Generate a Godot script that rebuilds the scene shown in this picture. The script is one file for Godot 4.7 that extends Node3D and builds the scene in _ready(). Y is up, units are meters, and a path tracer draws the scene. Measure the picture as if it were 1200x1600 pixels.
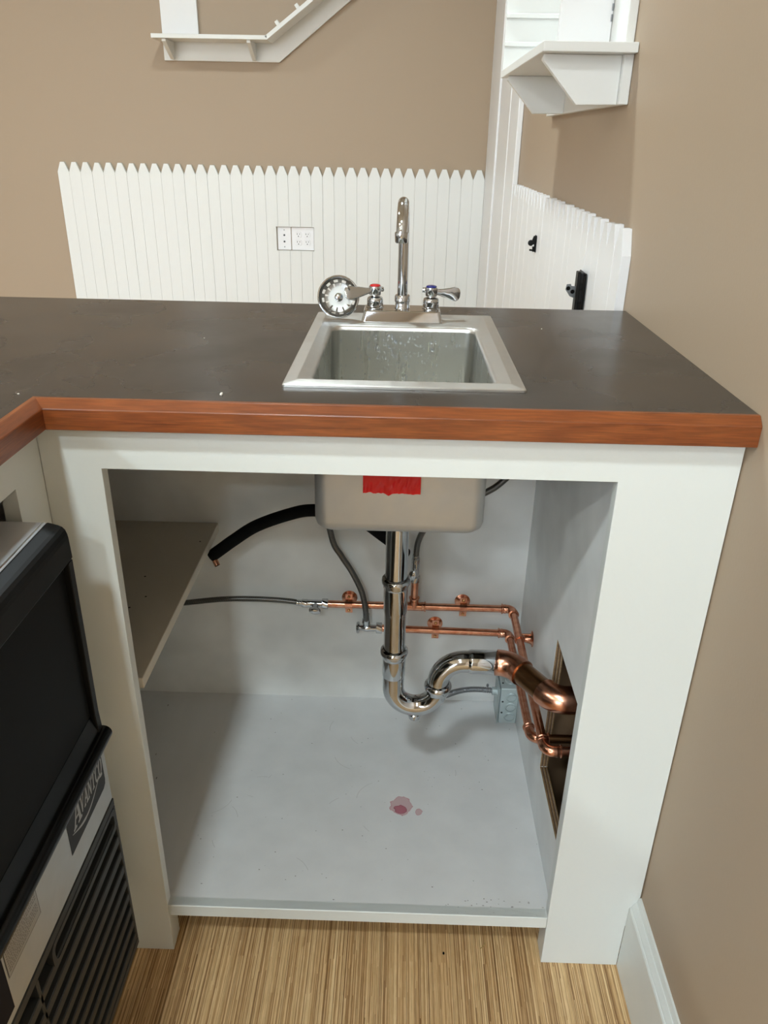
extends Node3D

# ---------------------------------------------------------------- measures (metres; x right, y up, z towards the viewer; z = 0 is the cabinet's front)
const XW := 0.419        # right wall
const XL := -0.4395      # inside corner of the two cabinets
const XO := -0.3654      # left edge of the sink cabinet's opening
const XR := 0.2723       # right edge of that opening
const YT := 0.9057       # top of the opening
const YF := 0.112        # top of the cabinet floor
const YC := 1.0          # worktop
const ZB := -0.594       # back edge of the worktop
const ZI := -0.555       # inner face of the cabinet's back
const XP := 0.2804       # inner face of the cabinet's right side
const ZW := -3.4         # back wall
const CEIL := 2.95
var rng := RandomNumberGenerator.new()
var mat := {}


# ---------------------------------------------------------------- mesh collector
class Shape:
	var st := SurfaceTool.new()
	var group := 0

	func _init() -> void:
		st.begin(Mesh.PRIMITIVE_TRIANGLES)
		st.set_smooth_group(-1)

	func flat() -> void:
		st.set_smooth_group(-1)

	func smooth() -> void:
		group += 1
		st.set_smooth_group(group)

	func v(p: Vector3, uv := Vector2.ZERO) -> void:
		st.set_uv(uv)
		st.add_vertex(p)

	func tri(a: Vector3, b: Vector3, c: Vector3) -> void:   # counter-clockwise from outside
		v(a); v(c); v(b)

	func face(pts: Array, out: Vector3) -> void:
		var n: Vector3 = (pts[1] - pts[0]).cross(pts[2] - pts[0])
		var p := pts.duplicate()
		if n.dot(out) < 0.0:
			p.reverse()
		for i in range(1, p.size() - 1):
			tri(p[0], p[i], p[i + 1])

	func face_uv(pts: Array, uvs: Array, out: Vector3) -> void:
		var n: Vector3 = (pts[1] - pts[0]).cross(pts[2] - pts[0])
		var k := [0, 2, 1, 0, 3, 2] if n.dot(out) >= 0.0 else [0, 1, 2, 0, 2, 3]
		for i in k:
			v(pts[i], uvs[i])

	func box(lo: Vector3, hi: Vector3, b := 0.001, t := Transform3D()) -> Shape:
		flat()
		var c := (lo + hi) / 2.0
		var h := (hi - lo).abs() / 2.0
		b = minf(b, minf(h.x, minf(h.y, h.z)) * 0.9)
		var at := func(s: Vector3, axis: int) -> Vector3:
			var q := Vector3(s.x * h.x, s.y * h.y, s.z * h.z)
			for k in 3:
				if k != axis:
					q[k] -= s[k] * b
			return q
		for a in 3:
			var u: int = (a + 1) % 3
			var w: int = (a + 2) % 3
			for s in [-1.0, 1.0]:
				var pts := []
				var out := Vector3.ZERO
				out[a] = s
				for k in [[-1.0, -1.0], [1.0, -1.0], [1.0, 1.0], [-1.0, 1.0]]:
					var sg := Vector3.ZERO
					sg[a] = s
					sg[u] = k[0]
					sg[w] = k[1]
					pts.append(t * (c + at.call(sg, a)))
				face(pts, t.basis * out)
		for a in 3:
			var e: int = (a + 1) % 3
			var w: int = (a + 2) % 3
			for s in [-1.0, 1.0]:
				for q in [-1.0, 1.0]:
					var s0 := Vector3.ZERO
					s0[a] = s
					s0[e] = q
					var s1 := s0
					s0[w] = -1.0
					s1[w] = 1.0
					var out := Vector3.ZERO
					out[a] = s
					out[e] = q
					face([t * (c + at.call(s0, a)), t * (c + at.call(s1, a)), t * (c + at.call(s1, e)), t * (c + at.call(s0, e))], t.basis * out)
		for x in [-1.0, 1.0]:
			for y in [-1.0, 1.0]:
				for z in [-1.0, 1.0]:
					var s := Vector3(x, y, z)
					face([t * (c + at.call(s, 0)), t * (c + at.call(s, 1)), t * (c + at.call(s, 2))], t.basis * s)
		return self

	# rings of equally many points, joined in turn
	func loft(rings: Array, is_smooth := true, breaks := []) -> Shape:
		if is_smooth:
			smooth()
		else:
			flat()
		for i in rings.size() - 1:
			if is_smooth and i in breaks:
				smooth()
			var a: Array = rings[i]
			var b: Array = rings[i + 1]
			var n := a.size()
			for k in n:
				var m := (k + 1) % n
				if a[k].distance_squared_to(a[m]) > 1e-14:
					tri(a[k], a[m], b[m])
				if b[k].distance_squared_to(b[m]) > 1e-14:
					tri(a[k], b[m], b[k])
		return self

	func cap(ring: Array, out: Vector3) -> void:
		flat()
		face(ring, out)

	# a round bar along a path; r a number or one number per point
	func tube(path: Array, r: Variant, n := 20, caps := true) -> Shape:
		var rings := []
		var up := Vector3.ZERO
		for i in path.size():
			var d: Vector3 = (path[mini(i + 1, path.size() - 1)] - path[maxi(i - 1, 0)]).normalized()
			if i == 0:
				up = d.cross(Vector3(0.31, 0.17, 0.93)).normalized()
				if up.length() < 0.1:
					up = d.cross(Vector3.RIGHT).normalized()
			up = (up - d * up.dot(d)).normalized()
			var side := d.cross(up)
			var rr: float = r[i] if r is Array else r
			var ring := []
			for k in n:
				var a := TAU * k / n
				ring.append(path[i] + (up * cos(a) + side * sin(a)) * rr)
			rings.append(ring)
		loft(rings)
		if caps:
			cap(rings[0], path[0] - path[1])
			cap(rings[-1], path[-1] - path[-2])
		return self

	# the same with texture coordinates: u round, v along (metres)
	func tube_uv(path: Array, r: float, n := 16) -> Shape:
		smooth()
		var up := Vector3.ZERO
		var last := []
		var along := 0.0
		for i in path.size():
			var d: Vector3 = (path[mini(i + 1, path.size() - 1)] - path[maxi(i - 1, 0)]).normalized()
			if i == 0:
				up = d.cross(Vector3(0.31, 0.17, 0.93)).normalized()
			else:
				along += path[i].distance_to(path[i - 1])
			up = (up - d * up.dot(d)).normalized()
			var side := d.cross(up)
			var ring := []
			for k in n + 1:
				var a := TAU * (k % n) / n
				ring.append([path[i] + (up * cos(a) + side * sin(a)) * r, Vector2(float(k) / n, along)])
			if i:
				for k in n:
					for q in [last[k], ring[k + 1], last[k + 1], last[k], ring[k], ring[k + 1]]:
						v(q[0], q[1])
			last = ring
		return self

	# profile of (radius, height) turned round the local y axis
	func lathe(profile: Array, t := Transform3D(), n := 28) -> Shape:
		var rings := []
		for p in profile:
			var ring := []
			for k in n:
				var a := TAU * k / n
				ring.append(t * Vector3(p.x * cos(a), p.y, -p.x * sin(a)))
			rings.append(ring)
		var breaks := []
		for i in range(1, profile.size() - 1):
			var d0: Vector2 = (profile[i] - profile[i - 1]).normalized()
			var d1: Vector2 = (profile[i + 1] - profile[i]).normalized()
			if absf(d0.angle_to(d1)) > 0.6:
				breaks.append(i)
		return loft(rings, true, breaks)

	# an outline in the local x, y plane, from z = 0 to z = depth, front edges eased by b
	func prism(poly: PackedVector2Array, depth: float, t := Transform3D(), b := 0.0, round_sides := false) -> Shape:
		var p := poly
		if Geometry2D.is_polygon_clockwise(p):
			p = p.duplicate()
			p.reverse()
		var inner := p
		if b > 0.0:
			var off := Geometry2D.offset_polygon(p, -b, Geometry2D.JOIN_MITER)
			if off.size() == 1 and off[0].size() == p.size():
				inner = off[0]
				if Geometry2D.is_polygon_clockwise(inner):
					inner.reverse()
				var best := 0
				for k in inner.size():
					if inner[k].distance_to(p[0]) < inner[best].distance_to(p[0]):
						best = k
				inner = inner.slice(best) + inner.slice(0, best)
			else:
				b = 0.0
		var ring := func(q: PackedVector2Array, z: float) -> Array:
			var out := []
			for w in q:
				out.append(t * Vector3(w.x, w.y, z))
			return out
		var rings := [ring.call(p, 0.0), ring.call(p, depth - b)]
		loft(rings, round_sides)
		if b > 0.0:
			loft([rings[1], ring.call(inner, depth)], false)
		flat()
		var idx := Geometry2D.triangulate_polygon(inner)
		for i in range(0, idx.size(), 3):
			face([t * Vector3(inner[idx[i]].x, inner[idx[i]].y, depth), t * Vector3(inner[idx[i + 1]].x, inner[idx[i + 1]].y, depth), t * Vector3(inner[idx[i + 2]].x, inner[idx[i + 2]].y, depth)], t.basis.z)
		idx = Geometry2D.triangulate_polygon(p)
		for i in range(0, idx.size(), 3):
			face([t * Vector3(p[idx[i]].x, p[idx[i]].y, 0), t * Vector3(p[idx[i + 1]].x, p[idx[i + 1]].y, 0), t * Vector3(p[idx[i + 2]].x, p[idx[i + 2]].y, 0)], -t.basis.z)
		return self

	func ball(c: Vector3, r: Vector3, n := 12) -> Shape:
		var prof := []
		for i in n + 1:
			var a := -PI / 2 + PI * i / n
			prof.append(Vector2(maxf(cos(a), 0.0), sin(a)))
		var rings := []
		for p in prof:
			var ring := []
			for k in n * 2:
				var a := TAU * k / (n * 2)
				ring.append(c + Vector3(p.x * cos(a) * r.x, p.y * r.y, -p.x * sin(a) * r.z))
			rings.append(ring)
		return loft(rings)

	func mesh() -> ArrayMesh:
		st.generate_normals()
		st.index()
		return st.commit()


# ---------------------------------------------------------------- naming and parenting
func thing(called: String, label: String, category: String, at := Vector3.ZERO, group := "") -> Node3D:
	var o := Node3D.new()
	o.name = called
	o.position = at
	tag(o, label, category, group)
	add_child(o, true)
	o.name = numbered(called, o)
	return o


func numbered(called: String, o: Node) -> String:
	var n := 0
	var want := called
	while has_node(NodePath(want)) and get_node(NodePath(want)) != o:
		n += 1
		want = "%s_%03d" % [called, n]
	return want


func tag(o: Node, label: String, category: String, group := "") -> void:
	o.set_meta("label", label)
	o.set_meta("category", category)
	if group:
		o.set_meta("group", group)


# one named mesh; shapes of a thing are given in world places unless local
func part(called: String, s: Variant, material: Material, parent: Node3D = self, local := false) -> MeshInstance3D:
	var o := MeshInstance3D.new()
	o.mesh = s.mesh() if s is Shape else s
	o.material_override = material
	o.name = called
	if parent != self and not parent is MeshInstance3D and not local:
		o.position = -parent.position
	parent.add_child(o, true)
	if parent == self:
		o.name = numbered(called, o)
	return o


func struct(called: String, s: Variant, material: Material) -> MeshInstance3D:
	var o := part(called, s, material)
	o.set_meta("kind", "structure")
	return o


func copy(o: Node3D, label: String, at: Vector3, turn := Vector3.ZERO) -> Node3D:
	var c: Node3D = o.duplicate()
	add_child(c, true)
	c.name = numbered(String(o.name), c)
	c.position = at
	c.rotation = turn
	c.set_meta("label", label)
	return c


# ---------------------------------------------------------------- outlines and paths
func rrect(w: float, h: float, r: float, n := 6) -> PackedVector2Array:
	var out := PackedVector2Array()
	for q in [[1, 1, 0.0], [-1, 1, PI / 2], [-1, -1, PI], [1, -1, PI * 1.5]]:
		for k in n + 1:
			var a: float = q[2] + PI / 2 * k / n
			out.append(Vector2(q[0] * (w / 2 - r) + cos(a) * r, q[1] * (h / 2 - r) + sin(a) * r))
	return out


func ring_xz(c: Vector2, w: float, h: float, r: float, y: float, n := 6) -> Array:
	var out := []
	for p in rrect(w, h, r, n):
		out.append(Vector3(c.x + p.x, y, c.y - p.y))
	return out


func circle(r: float, n := 24) -> PackedVector2Array:
	var out := PackedVector2Array()
	for k in n:
		out.append(Vector2(cos(TAU * k / n), sin(TAU * k / n)) * r)
	return out


# straight runs joined by arcs of radius rad at the inner corners
func bent(pts: Array, rad: float, n := 8) -> Array:
	var out := [pts[0]]
	for i in range(1, pts.size() - 1):
		var a: Vector3 = (pts[i - 1] - pts[i]).normalized()
		var b: Vector3 = (pts[i + 1] - pts[i]).normalized()
		var ang := a.angle_to(b)
		if PI - ang < 0.02:
			out.append(pts[i])
			continue
		var back := rad / tan(ang / 2.0)
		var mid := (a + b).normalized() * (rad / sin(ang / 2.0))
		var c: Vector3 = pts[i] + mid
		var s: Vector3 = pts[i] + a * back - c
		var e: Vector3 = pts[i] + b * back - c
		for k in n + 1:
			out.append(c + s.slerp(e, float(k) / n))
	out.append(pts[-1])
	return out


func curve(pts: Array, n := 8) -> Array:
	var out := []
	for i in pts.size() - 1:
		var p0: Vector3 = pts[maxi(i - 1, 0)]
		var p1: Vector3 = pts[i]
		var p2: Vector3 = pts[i + 1]
		var p3: Vector3 = pts[mini(i + 2, pts.size() - 1)]
		for k in n:
			out.append(p1.cubic_interpolate(p2, p0, p3, float(k) / n))
	out.append(pts[-1])
	return out


# local y axis laid along d
func axis(at: Vector3, d: Vector3) -> Transform3D:
	var y := d.normalized()
	var x := y.cross(Vector3(0.12, 0.31, 0.94)).normalized()
	return Transform3D(Basis(x, y, x.cross(y)), at)


func frame(at: Vector3, x: Vector3, y: Vector3) -> Transform3D:
	return Transform3D(Basis(x, y, x.cross(y)), at)


# ---------------------------------------------------------------- materials
func plain(color: Color, rough: float, metal := 0.0, spec := 0.5) -> StandardMaterial3D:
	var m := StandardMaterial3D.new()
	m.albedo_color = color
	m.roughness = rough
	m.metallic = metal
	m.metallic_specular = spec
	m.cull_mode = BaseMaterial3D.CULL_DISABLED
	return m


func world_map(m: StandardMaterial3D, scale: Vector3) -> void:
	m.uv1_triplanar = true
	m.uv1_world_triplanar = true
	m.uv1_triplanar_sharpness = 8.0
	m.uv1_scale = scale


func noise_tex(freq: float, lo: float, hi: float, size := 256, octaves := 4, sd := 1) -> NoiseTexture2D:
	var n := FastNoiseLite.new()
	n.seed = sd
	n.noise_type = FastNoiseLite.TYPE_SIMPLEX_SMOOTH
	n.frequency = freq
	n.fractal_octaves = octaves
	var t := NoiseTexture2D.new()
	t.width = size
	t.height = size
	t.seamless = true
	t.noise = n
	var g := Gradient.new()
	g.set_color(0, Color(lo, lo, lo))
	g.set_color(1, Color(hi, hi, hi))
	t.color_ramp = g
	return t


func tex(w: int, h: int, f: Callable) -> ImageTexture:
	var data := PackedByteArray()
	data.resize(w * h * 3)
	var k := 0
	for y in h:
		for x in w:
			var c: Color = f.call(x, y)
			data[k] = clampi(int(c.r * 255.0), 0, 255)
			data[k + 1] = clampi(int(c.g * 255.0), 0, 255)
			data[k + 2] = clampi(int(c.b * 255.0), 0, 255)
			k += 3
	return ImageTexture.create_from_image(Image.create_from_data(w, h, false, Image.FORMAT_RGB8, data))


func make_materials() -> void:
	var bump := noise_tex(0.09, 0.0, 1.0, 256, 3, 5)
	bump.color_ramp = null
	bump.as_normal_map = true
	bump.bump_strength = 6.0
	# painted drywall, tan, rolled
	var m := plain(Color(0.642, 0.563, 0.475), 0.5, 0.0, 0.45)
	world_map(m, Vector3(6, 6, 6))
	m.normal_enabled = true
	m.normal_scale = 0.018
	m.normal_texture = bump
	mat.wall = m
	m = plain(Color(0.9, 0.89, 0.87), 0.8)
	mat.ceiling = m
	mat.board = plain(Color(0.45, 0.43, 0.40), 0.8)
	# white gloss paint of the cabinets: brushed, a little uneven
	m = plain(Color(0.85, 0.862, 0.845), 0.38, 0.0, 0.5)
	world_map(m, Vector3(3, 3, 3))
	m.roughness = 1.0
	m.roughness_texture = noise_tex(0.02, 0.3, 0.46, 256, 4, 9)
	m.normal_enabled = true
	m.normal_scale = 0.02
	m.normal_texture = bump
	mat.white = m
	m = plain(Color(0.868, 0.866, 0.852), 0.42)
	mat.picket = m
	mat.picket_cool = plain(Color(0.885, 0.88, 0.878), 0.4)
	m = plain(Color(0.915, 0.92, 0.91), 0.42)
	world_map(m, Vector3(2, 2, 2))
	m.albedo_texture = noise_tex(0.008, 0.9, 1.0, 256, 4, 23)
	mat.inside = m
	mat.shelf = plain(Color(0.83, 0.80, 0.74), 0.5)
	# dark laminate worktop with dust
	var dust := FastNoiseLite.new()
	dust.seed = 3
	dust.frequency = 0.012
	dust.fractal_octaves = 5
	var speck := FastNoiseLite.new()
	speck.seed = 8
	speck.frequency = 0.35
	m = plain(Color.WHITE, 0.36, 0.0, 0.5)
	world_map(m, Vector3(1.0, 1.0, 1.0))
	m.albedo_texture = tex(512, 512, func(x, y):
		var d := clampf(dust.get_noise_2d(x, y) * 0.9 + 0.15, 0.0, 1.0) * 0.045
		var s := 0.12 if speck.get_noise_2d(x * 3.0, y * 3.0) > 0.83 else 0.0
		return Color(0.20 + d + s, 0.178 + d + s, 0.16 + d + s))
	m.roughness = 1.0
	m.roughness_texture = noise_tex(0.012, 0.20, 0.34, 256, 5, 12)
	mat.laminate = m
	# stained cherry edging, grain along local x
	var gr := FastNoiseLite.new()
	gr.seed = 21
	gr.frequency = 0.02
	gr.fractal_octaves = 4
	gr.domain_warp_enabled = true
	gr.domain_warp_amplitude = 18.0
	gr.domain_warp_frequency = 0.008
	m = plain(Color.WHITE, 0.28, 0.0, 0.5)
	m.uv1_triplanar = true
	m.uv1_triplanar_sharpness = 8.0
	m.uv1_scale = Vector3(1.1, 5.0, 5.0)
	m.uv1_offset = Vector3(0.5, 0.5, 0.5)
	m.albedo_texture = tex(1024, 512, func(x, y):
		var a := gr.get_noise_2d(x * 0.35, y * 1.0) * 0.5 + 0.5
		var f := gr.get_noise_2d(x * 0.8 + 900.0, y * 9.0) * 0.5 + 0.5
		var dark := smoothstep(0.60, 0.85, gr.get_noise_2d(x * 0.25 + 300.0, y * 1.6 + 70.0) * 0.5 + 0.5)
		var base := Color(0.43, 0.215, 0.10).lerp(Color(0.575, 0.325, 0.165), a)
		return base.lerp(Color(0.33, 0.15, 0.075), dark * 0.6) * (0.78 + 0.38 * f))
	mat.cherry = m
	# vinyl floor printed with bamboo strips that run along z
	var strips := []
	var x0 := 0
	while x0 < 1024:
		var w := rng.randi_range(4, 17)
		for k in w:
			strips.append([x0, rng.randi()])
		x0 += w
	var fine := FastNoiseLite.new()
	fine.seed = 40
	fine.frequency = 0.1
	var tones := [Color(0.819, 0.679, 0.490), Color(0.748, 0.603, 0.423), Color(0.856, 0.729, 0.543), Color(0.640, 0.490, 0.323), Color(0.891, 0.773, 0.584), Color(0.700, 0.547, 0.370), Color(0.533, 0.397, 0.256), Color(0.796, 0.647, 0.457)]
	m = plain(Color.WHITE, 0.42, 0.0, 0.45)
	m.uv1_triplanar = true
	m.uv1_triplanar_sharpness = 8.0
	m.uv1_scale = Vector3(1.0, 1.0, 1.0)
	m.uv1_offset = Vector3(0.45, 0.0, 0.45)
	m.albedo_texture = tex(1024, 1024, func(x, y):
		var s: Array = strips[x]
		var sd: int = s[1]
		var piece := int(float((y + sd % 1024) % 1024) / (340 + sd % 320))
		var c: Color = tones[(sd / 7 + piece * (3 + sd % 3)) % 8]
		var f := fine.get_noise_2d(x * 6.0 + s[0] * 3.0, y * 0.22) * 0.09
		return Color(c.r + f, c.g + f, c.b + f))
	mat.bamboo = m
	# metals
	m = plain(Color(0.76, 0.77, 0.78), 0.07, 1.0)
	mat.chrome = m
	mat.steel_basket = plain(Color(0.60, 0.595, 0.58), 0.30, 1.0)
	mat.room = plain(Color(0.86, 0.86, 0.85), 0.6)
	m = plain(Color(0.80, 0.79, 0.77), 0.3, 1.0)
	world_map(m, Vector3(4, 4, 4))
	m.roughness = 1.0
	m.roughness_texture = noise_tex(0.03, 0.33, 0.42, 256, 4, 31)
	mat.steel = m
	m = plain(Color(0.86, 0.855, 0.83), 0.26, 1.0)
	world_map(m, Vector3(5, 0.6, 5))
	m.roughness = 1.0
	m.roughness_texture = noise_tex(0.04, 0.265, 0.295, 256, 4, 33)
	mat.steel_bowl = m
	m = plain(Color(0.75, 0.755, 0.75), 0.42, 0.85)
	world_map(m, Vector3(5, 5, 5))
	m.roughness = 1.0
	m.roughness_texture = noise_tex(0.02, 0.40, 0.56, 256, 4, 32)
	mat.steel_dull = m
	mat.grey_metal = plain(Color(0.50, 0.51, 0.52), 0.4, 0.75)
	mat.machine_top = plain(Color(0.74, 0.75, 0.77), 0.3, 0.25)
	m = plain(Color.WHITE, 0.24, 1.0)
	world_map(m, Vector3(6, 6, 6))
	var tarn := FastNoiseLite.new()
	tarn.seed = 77
	tarn.frequency = 0.03
	tarn.fractal_octaves = 4
	m.albedo_texture = tex(256, 256, func(x, y):
		return Color(0.86, 0.64, 0.53).lerp(Color(0.76, 0.50, 0.39), clampf(tarn.get_noise_2d(x, y) + 0.4, 0.0, 1.0)))
	mat.copper = m
	m = plain(Color(0.53, 0.38, 0.25), 0.27, 1.0)
	mat.copper_old = m
	mat.brass = plain(Color(0.80, 0.62, 0.42), 0.25, 1.0)
	m = plain(Color(0.70, 0.745, 0.745), 0.42, 0.35)
	world_map(m, Vector3(9, 9, 9))
	m.roughness = 1.0
	m.roughness_texture = noise_tex(0.02, 0.34, 0.5, 128, 3, 36)
	mat.galvanized = m
	# woven steel hose
	m = plain(Color.WHITE, 0.38, 0.85)
	m.uv1_scale = Vector3(3.0, 260.0, 1.0)
	m.albedo_texture = tex(64, 64, func(x, y):
		var a := sin(TAU * (x + y) / 32.0)
		var b := sin(TAU * (x - y) / 32.0)
		var k := 0.5 + 0.16 * (a if sin(TAU * x / 64.0) > 0.0 else b)
		return Color(k * 0.78, k * 0.77, k * 0.745))
	mat.braid = m
	# plastics, foam
	mat.black = plain(Color(0.075, 0.075, 0.075), 0.45, 0.0, 0.3)
	m = plain(Color(0.9, 0.95, 0.95, 0.04), 0.0)
	m.transparency = BaseMaterial3D.TRANSPARENCY_ALPHA
	mat.pane = m
	mat.black_gloss = plain(Color(0.05, 0.05, 0.05), 0.24, 0.0, 0.35)
	mat.black_panel = plain(Color(0.07, 0.07, 0.067), 0.5, 0.0, 0.2)
	mat.grille = plain(Color(0.16, 0.165, 0.165), 0.5, 0.0, 0.45)
	mat.void = plain(Color(0.03, 0.03, 0.03), 0.8, 0.0, 0.2)
	mat.foam = plain(Color(0.035, 0.035, 0.037), 0.75, 0.0, 0.25)
	mat.sticker = plain(Color(0.185, 0.19, 0.20), 0.45, 0.0, 0.25)
	mat.sticker_dark = plain(Color(0.085, 0.08, 0.12), 0.5, 0.0, 0.2)
	mat.silver_print = plain(Color(0.66, 0.66, 0.66), 0.4, 0.3)
	mat.ink = plain(Color(0.10, 0.09, 0.085), 0.6)
	m = plain(Color(0.74, 0.025, 0.035), 0.28, 0.0, 0.4)
	m.clearcoat_enabled = true
	m.clearcoat = 0.15
	mat.red_film = m
	mat.red_cap = plain(Color(0.72, 0.06, 0.09), 0.25)
	mat.blue_cap = plain(Color(0.10, 0.13, 0.42), 0.25)
	mat.plate = plain(Color(0.91, 0.905, 0.91), 0.3)
	mat.slot = plain(Color(0.10, 0.10, 0.10), 0.7)
	m = plain(Color(0.95, 0.97, 1.0, 0.04), 0.02)
	m.refraction_enabled = true
	m.refraction_scale = 0.033
	mat.water = m
	# cut plywood
	m = plain(Color(0.62, 0.50, 0.35), 0.7)
	world_map(m, Vector3(8, 40, 8))
	m.albedo_texture = noise_tex(0.03, 0.7, 1.0, 256, 4, 51)
	mat.ply = m
	mat.added_board = plain(Color(0.45, 0.35, 0.25), 0.8)  # even brown of the board added to darken the pipe opening
	mat.ply_dark = plain(Color(0.36, 0.26, 0.17), 0.75)
	mat.caulk = plain(Color(0.50, 0.46, 0.42), 0.7)
	mat.crumb = plain(Color(0.86, 0.83, 0.78), 0.7)
	mat.straw = plain(Color(0.66, 0.55, 0.34), 0.7)
	m = plain(Color.WHITE, 0.5)
	m.emission_enabled = true
	m.emission = Color(1.0, 0.96, 0.9)
	m.emission_energy_multiplier = 4.0
	mat.lens = m
	# the cabinet floor: white melamine with wear, scuffs and a dried pink spill
	var wear := FastNoiseLite.new()
	wear.seed = 60
	wear.frequency = 0.006
	wear.fractal_octaves = 5
	var blot := FastNoiseLite.new()
	blot.seed = 61
	blot.frequency = 0.03
	blot.fractal_octaves = 3
	var marks := []
	for i in 90:
		marks.append([rng.randf_range(0, 1024), rng.randf_range(0, 1024), rng.randf_range(0.8, 2.2), rng.randf_range(0.25, 0.8)])
	for i in 26:
		marks.append([rng.randf_range(700, 1024), rng.randf_range(960, 1020), rng.randf_range(1.0, 3.0), rng.randf_range(0.3, 0.8)])
	var img := Image.create(1024, 1024, false, Image.FORMAT_RGB8)
	var px := 0.6458 / 1024.0   # metres a pixel across x; z uses 0.555 / 1024
	var pz := 0.555 / 1024.0
	for y in 1024:
		for x in 1024:
			var w := wear.get_noise_2d(x, y) * 0.025
			var c := Color(0.845 + w, 0.845 + w, 0.84 + w)
			var wx := XO + x * px
			var wz := ZI + y * pz
			var jag := blot.get_noise_2d(x, y) * 0.005
			var outer := Vector2((wx - 0.0262), (wz + 0.232) * 0.9).length() + jag
			var inner := Vector2((wx - 0.0245) * 0.85, (wz + 0.2235)).length() + jag * 0.8
			var side := Vector2((wx - 0.0605) * 1.25, (wz + 0.2185)).length() + jag * 0.6
			if outer < 0.021 or side < 0.0085:
				c = Color(0.77, 0.665, 0.67)
				if outer > 0.0195 and outer < 0.021 or side > 0.0073 and side < 0.0085:
					c = Color(0.75, 0.57, 0.59)
			if inner < 0.0105:
				c = Color(0.68, 0.42, 0.47) if inner < 0.0092 else Color(0.58, 0.32, 0.37)
			img.set_pixel(x, y, c)
	for k in marks:
		for dy in range(-3, 4):
			for dx in range(-3, 4):
				var ax := int(k[0]) + dx
				var ay := int(k[1]) + dy
				if ax >= 0 and ay >= 0 and ax < 1024 and ay < 1024 and Vector2(dx, dy * 1.3).length() < k[2]:
					img.set_pixel(ax, ay, img.get_pixel(ax, ay).lerp(Color(0.30, 0.28, 0.25), k[3]))
	for i in 14:
		var a := Vector2(rng.randf_range(80, 940), rng.randf_range(80, 940))
		var d := Vector2.from_angle(rng.randf_range(0, TAU))
		for s in rng.randi_range(20, 90):
			var q := a + d * s
			d = d.rotated(0.006)
			if q.x > 1 and q.y > 1 and q.x < 1022 and q.y < 1022:
				img.set_pixel(int(q.x), int(q.y), img.get_pixel(int(q.x), int(q.y)).lerp(Color(0.5, 0.48, 0.46), 0.45))
	m = plain(Color.WHITE, 0.36)
	m.albedo_texture = ImageTexture.create_from_image(img)
	mat.cabinet_floor = m
	# notice sticker: clear film on steel, printed border and lines
	var note := Image.create(384, 256, false, Image.FORMAT_RGB8)
	note.fill(Color(0.62, 0.615, 0.60))
	var ink := Color(0.16, 0.14, 0.13)
	note.fill_rect(Rect2i(4, 64, 376, 3), ink)
	for r in 9:
		var yy := 78 + r * 18
		var xx := 16
		while xx < 360:
			var w := rng.randi_range(6, 22)
			note.fill_rect(Rect2i(xx, yy, mini(w, 364 - xx), 6), ink.lerp(Color(0.62, 0.615, 0.6), 0.3))
			xx += w + 5
			if r in [3, 8] and xx > 250:
				break
	note.fill_rect(Rect2i(0, 0, 384, 4), ink)
	note.fill_rect(Rect2i(0, 252, 384, 4), ink)
	note.fill_rect(Rect2i(0, 0, 4, 256), ink)
	note.fill_rect(Rect2i(380, 0, 4, 256), ink)
	m = plain(Color.WHITE, 0.33, 0.35)
	m.albedo_texture = ImageTexture.create_from_image(note)
	mat.notice = m


# ================================================================ the scene
func _ready() -> void:
	rng.seed = 4
	# camera
	var cam := Camera3D.new()
	cam.name = "camera"
	cam.fov = rad_to_deg(2.0 * atan(800.0 / 1213.37))
	cam.near = 0.02
	cam.position = Vector3(0, 1.2801, 0.882)
	cam.basis = Basis(Vector3.UP, 0.0162) * Basis(Vector3.RIGHT, -0.4475) * Basis(Vector3.BACK, 0.0197)
	add_child(cam)
	cam.current = true
	# surroundings
	var env := Environment.new()
	# overcast daylight, let in by an unseen window added for low front light
	var air := ProceduralSkyMaterial.new()
	air.sky_top_color = Color(0.80, 0.87, 0.94)
	air.sky_horizon_color = Color(0.90, 0.94, 0.97)
	air.ground_horizon_color = Color(0.62, 0.63, 0.62)
	air.ground_bottom_color = Color(0.50, 0.50, 0.48)
	var dome := Sky.new()
	dome.sky_material = air
	env.background_mode = Environment.BG_SKY
	env.sky = dome
	env.background_energy_multiplier = 13.5
	env.tonemap_mode = Environment.TONE_MAPPER_LINEAR
	env.tonemap_exposure = 1.15
	env.sdfgi_enabled = true
	env.ssao_enabled = true
	env.ssil_enabled = true
	var we := WorldEnvironment.new()
	we.name = "surroundings"
	we.environment = env
	add_child(we)
	make_materials()
	# lamps in the ceiling, outside the frame
	ceiling_lamps(3.05)
	room()
	cabinets()
	worktop()
	sink()
	faucet()
	strainer()
	drain()
	supply()
	electrical()
	ice_machine()
	fences()
	wall_shelves()
	wall_fittings()
	crumbs()


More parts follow.
